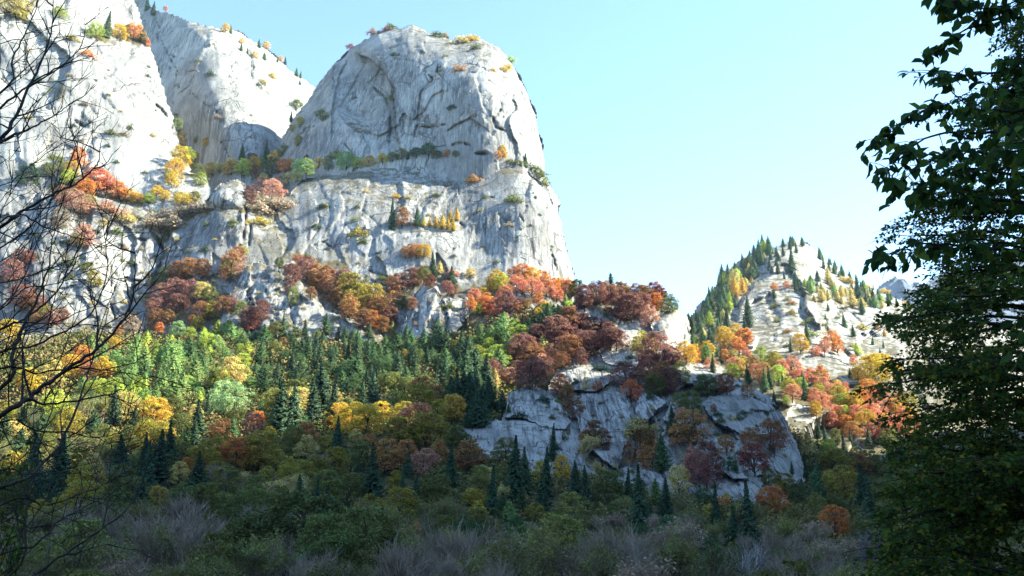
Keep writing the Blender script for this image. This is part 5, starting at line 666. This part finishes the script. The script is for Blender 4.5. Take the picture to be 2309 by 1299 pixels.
def under_mat():
    k = N('undergrowth_leaves'); c = k.coord((1, 1, 1)); a = k.noise(c, .05, 3, .6); rnd = k.n('ShaderNodeNewGeometry').outputs['Random Per Island']
    col = k.mix(k.ramp(a, .42, .58), (.10, .13, .035), (.17, .13, .05)); col = k.mix(k.ramp(rnd, .6, 1), col, (.24, .16, .06)); k.l(col, k.b.inputs['Base Color']); return k.m
uo = obj('undergrowth', mesh('undergrowth', UV, UF, [under_mat()], smooth=False)); uo['kind'] = 'stuff'; uo['label'] = 'olive and brown undergrowth filling the gaps between the valley trees'; uo['category'] = 'undergrowth'

# ------------------------------------------------------------------ labels
MARKS = [('the dome summit', 935, 60), ('the arched shadow in the dome face', 850, 190), ('the left skyline of the dome', 680, 250), ('the sunny shoulder of the dome', 1110, 110), ('the small overhangs in the dome face', 1060, 320), ('the right end of the dome ledge', 1200, 395),
         ('the middle of the dome ledge', 930, 360), ('the left end of the dome ledge', 760, 385), ('the bright trees at the dome foot', 610, 385), ('the sunny gully beside the dome', 440, 380), ('the rear wall skyline', 600, 120), ('the white buttress top', 270, 75), ('the jutting blocks on the white buttress', 190, 290), ('the big red tree under the white buttress', 220, 420),
         ('the rounded boss on the terrace', 520, 440), ('the dark chimney crack', 550, 520), ('the grey brown thicket on the terrace', 390, 495), ('the lone spruces in the sunlit wall', 900, 490), ('the overhang at the right cliff edge', 1220, 455), ('the spruce before the bright wall', 977, 600), ('the pale triangular rock fin', 965, 690), ('the blazing orange trees at the cliff corner', 1200, 640),
         ('the maroon thicket below the cliffs', 390, 670), ('the narrow rusty tree by the chimney', 520, 600), ('the diagonal row of beeches', 790, 680), ('the broken grey outcrop', 610, 690), ('the dark slit in the left cliff', 360, 590), ('the maroon trees behind the bare twigs', 60, 660), ('the white rock on the left', 200, 790),
         ('the pale round tree under the outcrop', 398, 745), ('the light green clump on the slope', 520, 870), ('the dark spruce mass in the slope', 640, 930), ('the bright yellow crowns in the slope', 800, 935), ('the big olive gold crown', 945, 900), ('the glowing orange crown on the left', 532, 1025), ('the dark spruces on the left', 350, 1040), ('the lone spruce in the mid slope', 840, 1060), ('the top edge of the green slope', 750, 750), ('the sunny strip below the cliff corner', 1150, 750),
         ('the big maroon wood', 1280, 770), ('the left tip of the slabs', 1060, 960), ('the streaked slab', 1370, 930), ('the knoll summit', 1400, 665), ('the white block on the knoll', 1520, 745), ('the triangular niche in the slabs', 1500, 925), ('the upright maroon tree', 1595, 1050), ('the right edge of the slabs', 1790, 1010), ('the lower dark slab', 1440, 1080), ('the yellow tree among spruces', 1265, 1055), ('the tall spruces below the slabs', 1170, 1060),
         ('the tip of the right peak', 1800, 550), ('the wooded left flank of the peak', 1620, 690), ('the sloping slab on the right', 1860, 830), ('the ravine in the peak', 1890, 730), ('the orange wood right of the knoll', 1740, 850), ('the pink orange wood by the leafy tree', 1930, 920), ('the golden trees at lower right', 1890, 1080), ('the tallest spruce at lower right', 1695, 1180), ('the orange crown at lower right', 1885, 1180), ('the white birch trunk', 1972, 1220), ('the grey twiggy thicket at bottom left', 380, 1230), ('the dark leafy clump at bottom left', 600, 1240), ('the bottom centre of the valley wood', 1050, 1240), ('the valley wood at the bottom right', 1450, 1240)]
ORD = ['leftmost', 'second', 'third', 'fourth', 'fifth', 'sixth', 'seventh', 'eighth', 'ninth', 'tenth', 'eleventh', 'twelfth']
NUMW = ['', '', 'two', 'three', 'four', 'five', 'six', 'seven', 'eight', 'nine', 'ten', 'eleven', 'twelve']
def base_label(t):
    kind, col, px, py, h = t[:5]; cy = py - h * .5
    d, nm, mx, my = min((math.hypot(px - a, (cy - b) * 1.2), n, a, b) for n, a, b in MARKS)
    dx, dy = px - mx, cy - my
    if d < 26: rel = 'at'
    elif abs(dx) > 2.2 * abs(dy): rel = ('left of' if dx < 0 else 'right of')
    elif abs(dy) > 2.2 * abs(dx): rel = ('above' if dy < 0 else 'below')
    else: rel = ('above and left of' if dx < 0 else 'above and right of') if dy < 0 else ('below and left of' if dx < 0 else 'below and right of')
    if rel != 'at': rel = ('just ' if d < 60 else 'some way ' if d < 130 else 'well ') + rel
    sz = 'tiny ' if h < 16 else 'small ' if h < 36 else 'tall ' if h > 100 else ''
    return sz + (col + ' ' if kind not in ('bare', 'dead') else 'grey ') + species(kind, col)[1], rel + ' ' + nm
GROUPS = {'beech': 'autumn beeches of the valley and cliffs', 'spruce': 'dark spruces of the valley and slopes', 'larch': 'larches on the slopes', 'bush': 'shrubs clinging to the rock', 'bare': 'leafless trees on the valley floor', 'thin': 'thin leaved trees on the valley floor', 'birch': 'birches among the slabs', 'pine': None, 'dead': None}
byl = {}
for i, t in enumerate(TREES):
    if not t[6]: byl.setdefault(base_label(t), []).append(i)
for (a, b), idx in byl.items():
    idx.sort(key=lambda i: TREES[i][2]); n = len(idx)
    for k, i in enumerate(idx):
        if n == 1: s_ = a + ' ' + b
        elif k == 0: s_ = 'leftmost ' + a + ' ' + b
        elif k == n - 1: s_ = 'rightmost ' + a + ' ' + b
        else: s_ = ORD[min(k, 11)] + ' from left ' + a + ' ' + b
        TREES[i][6] = ' '.join(s_.split()[:16])

# ------------------------------------------------------------------ plant the trees
def plant(t, i):
    kind, col, px, py, h, wf, lab, D = t; r = random.Random(i * 7 + 1)
    if D is None: D = surf(px, py)
    if D > 8e8: return
    x, y, z = [float(v) for v in P(px, py, D)]
    if D < 8e8 and t[7] is not None: z = float(gz_at(np.array([x]), np.array([y]))[0])
    zt = float(P(px, py - h, y)[2]); H = (zt - float(P(px, py, y)[2])) * 1.04; 
    pr = PR[kind][r.randrange(len(PR[kind]))]; nm, cn, cat = species(kind, col); c = COLS[col]; j = r.uniform(.75, 1.3) * 3.1; j = min(j, .62 / max(c)); c = (c[0] * j * r.uniform(.94, 1.08), c[1] * j, c[2] * j, 1)
    big = h >= 34 and pr[1] is not None
    o = bpy.data.objects.new(nm, None if big else pr[2]); COL.objects.link(o); o.location = (x, y + .4, z - .25 * (H > 4))
    o.rotation_euler = (r.uniform(-.06, .06), r.uniform(-.06, .06), r.uniform(0, 6.28)); ws = wf * (1.35 if kind == 'bush' else 1.0); o.scale = (H * ws, H * ws, H); o.color = c
    o['label'] = lab; o['category'] = cat
    if GROUPS[kind]: o['group'] = GROUPS[kind]
    if big:
        for n_, m in (('trunk', pr[0]), ('crown', pr[1])):
            q = bpy.data.objects.new(n_, m); COL.objects.link(q); q.parent = o; q.color = c
for i, t in enumerate(TREES): plant(t, i)
from collections import Counter
print('TREES', len(TREES), Counter(t[0] for t in TREES))


# ------------------------------------------------------------------ foreground: bare trees on the left
BT = """0,314 28,277 60,208 88,152 111,88 121,28 119,-20|5.5|.030
0,208 28,134 60,69 83,9 88,-30|6.2|.022
0,242 51,203 92,173 139,148 175,115 190,83 191,42|6.0|.020
0,323 55,296 102,272 139,249 161,234|5.0|.022
0,513 46,480 92,453 134,430 171,416 208,383 224,360 231,312|5.0|.024
18,490 92,508 152,531 208,540 240,528|5.2|.012
0,939 59,901 102,869 161,826 215,788 253,756 285,708 299,670 304,600 301,560|4.6|.030
32,917 108,912 188,901 258,885 301,866 345,845|5.0|.018
0,745 54,718 97,686 135,648 156,600 180,560 196,515|5.6|.020
0,794 65,783 124,756 178,729 215,691 242,611 236,540 228,470|5.4|.018
0,1100 97,1046 150,976 183,890 200,830 232,740 250,690|6.6|.034
0,1251 80,1229 140,1170 183,1149 250,1110|5.2|.014
30,1330 86,1290 161,1240 231,1192 280,1154 301,1127 318,1090|4.8|.018
0,1138 108,1138 188,1111 253,1084 268,1040|5.4|.014
0,950 80,971 161,976 215,987 269,976 307,955|5.4|.013
0,831 80,842 161,831 242,831 301,815 372,772|5.0|.016
0,880 30,790 55,730 85,670 110,600 118,540 135,470|7.2|.045
0,560 60,520 100,470 135,420 170,330 185,260|6.0|.014
0,640 70,620 150,590 215,560 262,520 275,470|6.3|.012
0,420 60,380 130,330 200,300 240,270|6.4|.010
0,100 60,90 120,60 160,50|6.8|.010
0,30 40,60 60,110 58,170|7.0|.012
0,700 60,650 130,640 200,610 262,600|6.1|.012
0,1010 80,1000 170,1020 240,1000 300,990|6.0|.011
0,1060 60,1070 140,1060 220,1040|5.8|.010
20,1299 60,1150 90,1010 130,880 150,800|7.6|.030
150,1299 165,1180 205,1090 230,1010 262,930|7.4|.014
0,590 50,560 90,500 95,430 130,380|6.5|.012
0,1180 70,1190 150,1180 215,1150|5.5|.010
0,770 90,740 190,700 270,680 330,640|5.9|.010
0,690 80,560 120,430 150,300 160,180|6.9|.014"""
def fp(px, py, D): return np.array([float(v) for v in P(px, py, D)])
fr = np.random.default_rng(77)
def add_branch(tb, pts, rad, r1):
    n = len(pts); m = 5 * (n - 1) + 1; t = np.linspace(0, n - 1, m); k = np.minimum(t.astype(int), n - 2); f = (t - k)[:, None]; p = np.array(pts)
    pm = p[np.maximum(k - 1, 0)]; pa = p[k]; pb = p[k + 1]; pn = p[np.minimum(k + 2, n - 1)]
    c = .5 * ((2 * pa) + (pb - pm) * f + (2 * pm - 5 * pa + 4 * pb - pn) * f ** 2 + (3 * pa - pm - 3 * pb + pn) * f ** 3)
    L = np.linalg.norm(c[-1] - c[0]); c = c + fr.normal(size=c.shape) * .0025 * L * np.array([1, .6, 1]) * (np.arange(m) > 0)[:, None] * .6
    tb.add(c, np.linspace(rad, r1, m)); return c
def twigs(tb, c, rad, gap, L, dep):
    seg = np.linalg.norm(np.diff(c, axis=0), axis=1); tot = seg.sum(); s = gap * fr.uniform(.3, 1); side = 1; cum = np.concatenate([[0], np.cumsum(seg)])
    while s < tot:
        i = min(len(c) - 2, np.searchsorted(cum, s) - 1); d = c[i + 1] - c[i]; d /= np.linalg.norm(d); a = np.cross(d, [fr.normal() * .3, -1, fr.normal() * .3]); a /= np.linalg.norm(a)
        nd = d * .85 + a * side * fr.uniform(.45, 1.0) + np.array([0, fr.normal() * .3, .18]); nd /= np.linalg.norm(nd); l = L * fr.uniform(.45, 1.25) * (1 - .4 * s / tot); n = 5; q = [c[i] * (1 - (s - cum[i]) / seg[i]) + c[i + 1] * (s - cum[i]) / seg[i]]; dd = nd
        for k in range(n):
            dd = dd + fr.normal(size=3) * .10 + np.array([0, 0, .07 * (1 if a[2] * side > -.2 else .3)]); dd /= np.linalg.norm(dd); q.append(q[-1] + dd * l / n)
        r0 = min(rad * .5, .0045 + l * .004) if dep else .0028
        tb.add(q, np.linspace(r0, .0012, n + 1)); 
        if dep: twigs(tb, np.array(q), r0, gap * .62, L * .42, dep - 1)
        s += gap * fr.uniform(.5, 1.5); side = -side
br = [[p.split(' ') for p in [l.split('|')[0]]][0] + l.split('|')[1:] for l in BT.split('\n')]
stems = [[-330, 6.2], [-520, 7.2]]
groups = [[], []]
for l in BT.split('\n'):
    a, D, rad = l.split('|'); groups[0 if float(D) < 6.15 else 1].append(([tuple(map(float, q.split(','))) for q in a.split(' ')], float(D), float(rad)))
for gi, (g, (sx, sd)) in enumerate(zip(groups, stems)):
    root = bpy.data.objects.new('bare_tree', None); COL.objects.link(root)
    b0 = fp(sx, 649, sd); z0 = float(gz_at(np.array([b0[0]]), np.array([b0[1]]))[0]); root.location = (b0[0], b0[1], z0); off = np.array(root.location)
    root['label'] = ['nearest leafless tree reaching black branches in from the left edge', 'leafless tree with thicker grey stems behind the nearest bare branches on the left'][gi]; root['category'] = 'tree'
    tt = Tubes(8); top = fp(sx + 60, -500, sd); tp = [np.array([b0[0], b0[1], z0 - .2]), fp(sx + 10, 900, sd), fp(sx + 25, 500, sd), fp(sx + 40, 100, sd), top]; tc = add_branch(tt, tp, .11, .04); V, Fc = tt.get()
    tr = obj('trunk', mesh('near_trunk', V - off, Fc, [M['darkbark']]), root)
    for (pts, D, rad) in g:
        tb = Tubes(6); w = [fp(x, y, D + (i / len(pts) - .5) * .9) for i, (x, y) in enumerate(pts)]
        y0 = pts[0][1] + 170; tq = tc[np.argmin(abs(tc[:, 2] - float(P(sx, min(y0, 1500), sd)[2])))]
        w = [tq, (tq + w[0]) / 2 + np.array([0, 0, -.05])] + w if pts[0][0] < 10 or True else w
        c = add_branch(tb, w, rad * .47, .002); twigs(tb, c[len(c) // 5:], rad * .42, .19 if D < 6.5 else .26, .52, 1); V, Fc = tb.get()
        obj('branch', mesh('near_branch', V - off, Fc, [M['darkbark'] if gi == 0 else M['bark']]), root)

# ------------------------------------------------------------------ foreground: leafy trees on the right
def leaves_mesh(name, pos, dirs, nrm, ln, wd, mat, off, fold=.25):
    n = len(pos); d = dirs / (np.linalg.norm(dirs, axis=1, keepdims=True) + 1e-9); s = np.cross(d, nrm); s /= np.linalg.norm(s, axis=1, keepdims=True) + 1e-9; u = np.cross(s, d)
    L = ln[:, None]; W = wd[:, None]; a = pos
    V = np.stack([a, a + d * L * .3 + s * W * .85 + u * W * fold, a + d * L * .68 + s * W * .8 + u * W * fold, a + d * L - u * L * .12, a + d * L * .68 - s * W * .8 + u * W * fold, a + d * L * .3 - s * W * .85 + u * W * fold, a + d * L * .35, a + d * L * .7 - u * L * .02], 1).reshape(-1, 3) - off
    b = np.arange(n)[:, None] * 8; F4 = [(0, 1, 6), (1, 2, 7, 6), (2, 3, 7), (0, 6, 5), (6, 7, 4, 5), (7, 3, 4)]
    tri = np.concatenate([np.stack([b[:, 0] + i for i in f], 1) for f in F4 if len(f) == 3]).tolist(); qd = np.concatenate([np.stack([b[:, 0] + i for i in f], 1) for f in F4 if len(f) == 4]).tolist()
    return mesh(name, V, tri + qd, [mat], smooth=False)
def leafq(name, pos, dirs, nrm, ln, mat, off):
    d = dirs / (np.linalg.norm(dirs, axis=1, keepdims=True) + 1e-9); s = np.cross(d, nrm); s /= np.linalg.norm(s, axis=1, keepdims=True) + 1e-9; L = ln[:, None]
    V = np.stack([pos, pos + d * L * .45 + s * L * .3, pos + d * L, pos + d * L * .45 - s * L * .3], 1).reshape(-1, 3) - off
    return mesh(name, V, np.arange(4 * len(pos)).reshape(-1, 4), [mat], smooth=False)
# outline of the beech crown's left edge: picture y -> x
EY = [-200, 0, 60, 110, 170, 230, 300, 400, 470, 500, 540, 590, 640, 680, 700, 730, 760, 800, 840, 870, 895, 920, 960, 1000, 1050, 1100, 1150, 1200, 1300, 1450]
EX = [2330, 2300, 2270, 2235, 2250, 2200, 2120, 2070, 2050, 2000, 1985, 2045, 2060, 2020, 1960, 1985, 2030, 2010, 1985, 1940, 1925, 1960, 2000, 1985, 2010, 1990, 1975, 1965, 1955, 1940]
def crown_edge(y): return float(np.interp(y, EY, EX))
root = bpy.data.objects.new('beech_tree', None); COL.objects.link(root); tb0 = fp(2560, 649, 13.0); z0 = float(gz_at(np.array([tb0[0]]), np.array([tb0[1]]))[0]); root.location = (tb0[0], tb0[1], z0); off = np.array(root.location)
root['label'] = 'dark leafy tree in shade filling the right side with fine small leaves'; root['category'] = 'tree'
tt = Tubes(8); tc = add_branch(tt, [np.array([tb0[0], tb0[1], z0 - .3]), fp(2540, 900, 13), fp(2570, 500, 13.1), fp(2520, 100, 12.9), fp(2560, -300, 13)], .24, .09); V, Fc = tt.get(); obj('trunk', mesh('right_trunk', V - off, Fc, [M['darkbark']]), root)
tb = Tubes(4); LP = []; LD = []
def spray(c, L, dens):
    seg = len(c) - 1
    for k in range(int(dens)):
        t = fr.uniform(.18, 1.0); i = min(seg - 1, int(t * seg)); p = c[i] + (c[i + 1] - c[i]) * (t * seg - i); d = c[i + 1] - c[i]; d /= np.linalg.norm(d)
        sd = fr.choice([-1, 1]); a = np.cross(d, [0, 0, 1]); nd = d * .75 + a * sd * fr.uniform(.3, 1.0) + np.array([0, 0, fr.normal() * .34 - .16]); nd /= np.linalg.norm(nd); l = L * fr.uniform(.35, 1.0) * (1.15 - .6 * t)
        q = np.array([p, p + nd * l * .5 + np.array([0, 0, .01]), p + nd * l + np.array([0, 0, -.05 * l])]); tb.add(q, [.006, .004, .0015])
        m = int(l / .045) + 1; s_ = (np.arange(m) + fr.uniform(0, 1, m)) / m; pp = q[0] + (q[-1] - q[0]) * s_[:, None]; b = np.cross(nd, [0, 0, 1]); sg = np.where(np.arange(m) % 2 == 0, 1, -1)[:, None]
        for rep in range(2):
            LP.append(pp + fr.normal(size=pp.shape) * .018); LD.append(nd * .6 + b * sg * (1 if rep else -1) * .8 + fr.normal(size=pp.shape) * .45 + np.array([0, 0, -.12]))
for j in range(185):
    ye = fr.uniform(-160, 1430); D1 = fr.uniform(9.5, 15.5); xe = crown_edge(ye) + 14 + abs(fr.normal()) * (60 if j % 2 else 300)
    if xe > 2480: continue
    y_s = ye - fr.uniform(-30, 110); b0 = tc[np.argmin(abs(tc[:, 2] - float(P(2540, y_s + 90, 13)[2])))]; e = fp(xe, ye, D1); m = (b0 + e) / 2 + np.array([0, 0, .25 + fr.normal() * .08]); m2 = b0 * .25 + e * .75 + np.array([0, 0, .16])
    c = add_branch(tb, [b0, m, m2, e], .035, .004); spray(c[len(c) // 5:], .95, 25)
LPa = np.concatenate(LP); LDa = np.concatenate(LD); px_, py_ = proj(LPa[:, 0], LPa[:, 1], LPa[:, 2]); ed = np.interp(py_, EY, EX)
keep = (px_ > ed - 12 + 26 * fbm(py_ / 14, LPa[:, 1] * 2, 3)) & (px_ < 2700); LPa = LPa[keep]; LDa = LDa[keep]
V, Fc = tb.get(); kx, ky = proj(V[:, 0], V[:, 1], V[:, 2])
obj('branches', mesh('right_branches', V - off, Fc, [M['darkbark']]), root)
nn = len(LPa); nr_ = fr.normal(size=(nn, 3)) * .85 + np.array([0, -.2, .8])
obj('foliage', leafq('right_leaves', LPa, LDa, nr_, fr.uniform(.045, .085, nn), M['smallleaf'], off), root); print('small leaves', nn)

# the nearer tree with big hanging leaves
root = bpy.data.objects.new('walnut_tree', None); COL.objects.link(root); tb0 = fp(2760, 649, 6.5); z0 = float(gz_at(np.array([tb0[0]]), np.array([tb0[1]]))[0]); root.location = (tb0[0], tb0[1], z0); off = np.array(root.location)
root['label'] = 'nearer tree with large drooping oval leaves against the sky at upper right'; root['category'] = 'tree'
tt = Tubes(8); tc = add_branch(tt, [np.array([tb0[0], tb0[1], z0 - .3]), fp(2750, 800, 6.5), fp(2740, 300, 6.6), fp(2700, -300, 6.6)], .14, .06); V, Fc = tt.get(); obj('trunk', mesh('walnut_trunk', V - off, Fc, [M['darkbark']]), root)
BB = ["2500,-120 2380,-60 2250,-30 2150,-5 2095,5", "2520,120 2400,60 2280,40 2190,50 2130,75 2100,95", "2520,200 2420,150 2300,150 2200,165 2120,170 2075,160", "2540,300 2440,260 2320,250 2220,250 2150,240 2070,160", "2540,330 2440,300 2330,300 2230,270 2130,250 2050,250 1985,290 1940,315",
      "2540,360 2430,330 2310,310 2200,300 2100,300 2020,330 1965,390", "2540,380 2430,360 2320,370 2220,350 2130,340 2050,370 2010,400", "2540,420 2430,400 2330,400 2230,390 2150,380 2080,400 2052,420", "2540,260 2440,200 2340,170 2260,190 2190,210 2120,230 2060,245", "2560,60 2460,0 2360,-20 2270,0 2200,20", "2560,640 2440,600 2300,570 2180,560 2080,550 2010,555 1965,580", "2540,500 2420,470 2300,460 2200,450 2130,440", "2540,560 2440,520 2330,530 2240,500", "2560,220 2480,180 2400,220 2320,270 2270,330", "2540,90 2460,90 2380,110 2300,120 2250,150", "2560,700 2450,700 2350,720 2290,760"]
tb = Tubes(5); LP = []; LD = []; LL = []
def wleaf(p, d, l): LP.append(p); LD.append(d); LL.append(l)
for k, b in enumerate(BB):
    pts = [tuple(map(float, q.split(','))) for q in b.split(' ')]; D0 = 5.6 + (k * .37) % 1.6; w = [fp(x + (34 if i else 0), y, D0 + .12 * math.sin(i + k)) for i, (x, y) in enumerate(pts)]
    tq = tc[np.argmin(abs(tc[:, 2] - float(P(2740, pts[0][1] + 120, 6.5)[2])))]; c = add_branch(tb, [tq] + w, .022, .003); n = len(c)
    for i in range(int(n * .32), n):
        for rep in range(3 if i < n - 3 else 4):
            if fr.random() < .42: continue
            d = c[min(i + 1, n - 1)] - c[max(i - 1, 0)]; d /= np.linalg.norm(d); sd = np.array([fr.normal() * .7 - .2, fr.normal() * .8, fr.normal() * .45 - .25]); q1 = c[i] + (d * .5 + sd) * fr.uniform(.05, .16)
            tb.add([c[i], (c[i] + q1) / 2 + np.array([0, 0, .012]), q1], [.0035, .0025, .0018])
            for z_ in range(fr.integers(2, 5)): wleaf(c[i] + (q1 - c[i]) * fr.uniform(.5, 1.0), np.array([fr.normal() * .55 - .25, fr.normal() * .5, -.55 + fr.normal() * .5]), fr.uniform(.07, .125))
V, Fc = tb.get(); obj('branches', mesh('walnut_branches', V - off, Fc, [M['darkbark']]), root)
LPa = np.array(LP); LDa = np.array(LD); LLa = np.array(LL); nn = len(LPa); nrm = np.stack([fr.normal(size=nn) * .6, -np.ones(nn) * .6 + fr.normal(size=nn) * .5, fr.uniform(.1, 1, nn)], 1)
obj('foliage', leaves_mesh('walnut_leaves', LPa, LDa, nrm, LLa, LLa * .29, M['bigleaf'], off), root); print('big leaves', nn)

# leafy bush in the lower left corner
root = bpy.data.objects.new('shrub', None); COL.objects.link(root); tb0 = fp(-40, 1299, 9.0); z0 = float(gz_at(np.array([tb0[0]]), np.array([tb0[1]]))[0]); root.location = (tb0[0], tb0[1], z0); off = np.array(root.location)
root['label'] = 'dark leafy bush in the lower left corner behind the bare branches'; root['category'] = 'shrub'
tb = Tubes(4); LP = []; LD = []
for j in range(46):
    xe = fr.uniform(-220, 90) - 30 * fr.random(); ye = fr.uniform(1010, 1290); e = fp(xe, ye, fr.uniform(8, 10.5)); b0 = np.array([tb0[0] + fr.normal() * .3, tb0[1] + fr.normal() * .3, z0]); c = add_branch(tb, [b0, (b0 + e) / 2 + fr.normal(size=3) * .12, e], .014, .002); spray(c, .42, 9)
LPa = np.concatenate(LP); LDa = np.concatenate(LD); V, Fc = tb.get(); obj('stems', mesh('bush_stems', V - off, Fc, [M['darkbark']]), root); nn = len(LPa)
obj('foliage', leafq('bush_leaves', LPa, LDa, fr.normal(size=(nn, 3)) * .6 + np.array([0, -.3, 1.0]), fr.uniform(.05, .09, nn), M['smallleaf'], off), root)

# ------------------------------------------------------------------ the air of the valley
hz = N('air'); hz.t.nodes.remove(hz.b); pv = hz.n('ShaderNodeVolumePrincipled'); pv.inputs['Density'].default_value = .000025; pv.inputs['Color'].default_value = (.62, .80, 1, 1); pv.inputs['Anisotropy'].default_value = .2
hz.l(pv.outputs[0], hz.out.inputs['Volume'])
X0, X1, Y0, Y1, Z0, Z1 = -6200, 6200, -4200, 9200, -40, 2100
HV = [(x, y, z) for z in (Z0, Z1) for y in (Y0, Y1) for x in (X0, X1)]
ho = obj('haze', mesh('haze', HV, [(0, 2, 3, 1), (4, 5, 7, 6), (0, 1, 5, 4), (2, 6, 7, 3), (0, 4, 6, 2), (1, 3, 7, 5)], [hz.m], smooth=False)); ho['kind'] = 'stuff'; ho['label'] = 'thin bluish air filling the valley'; ho['category'] = 'haze'
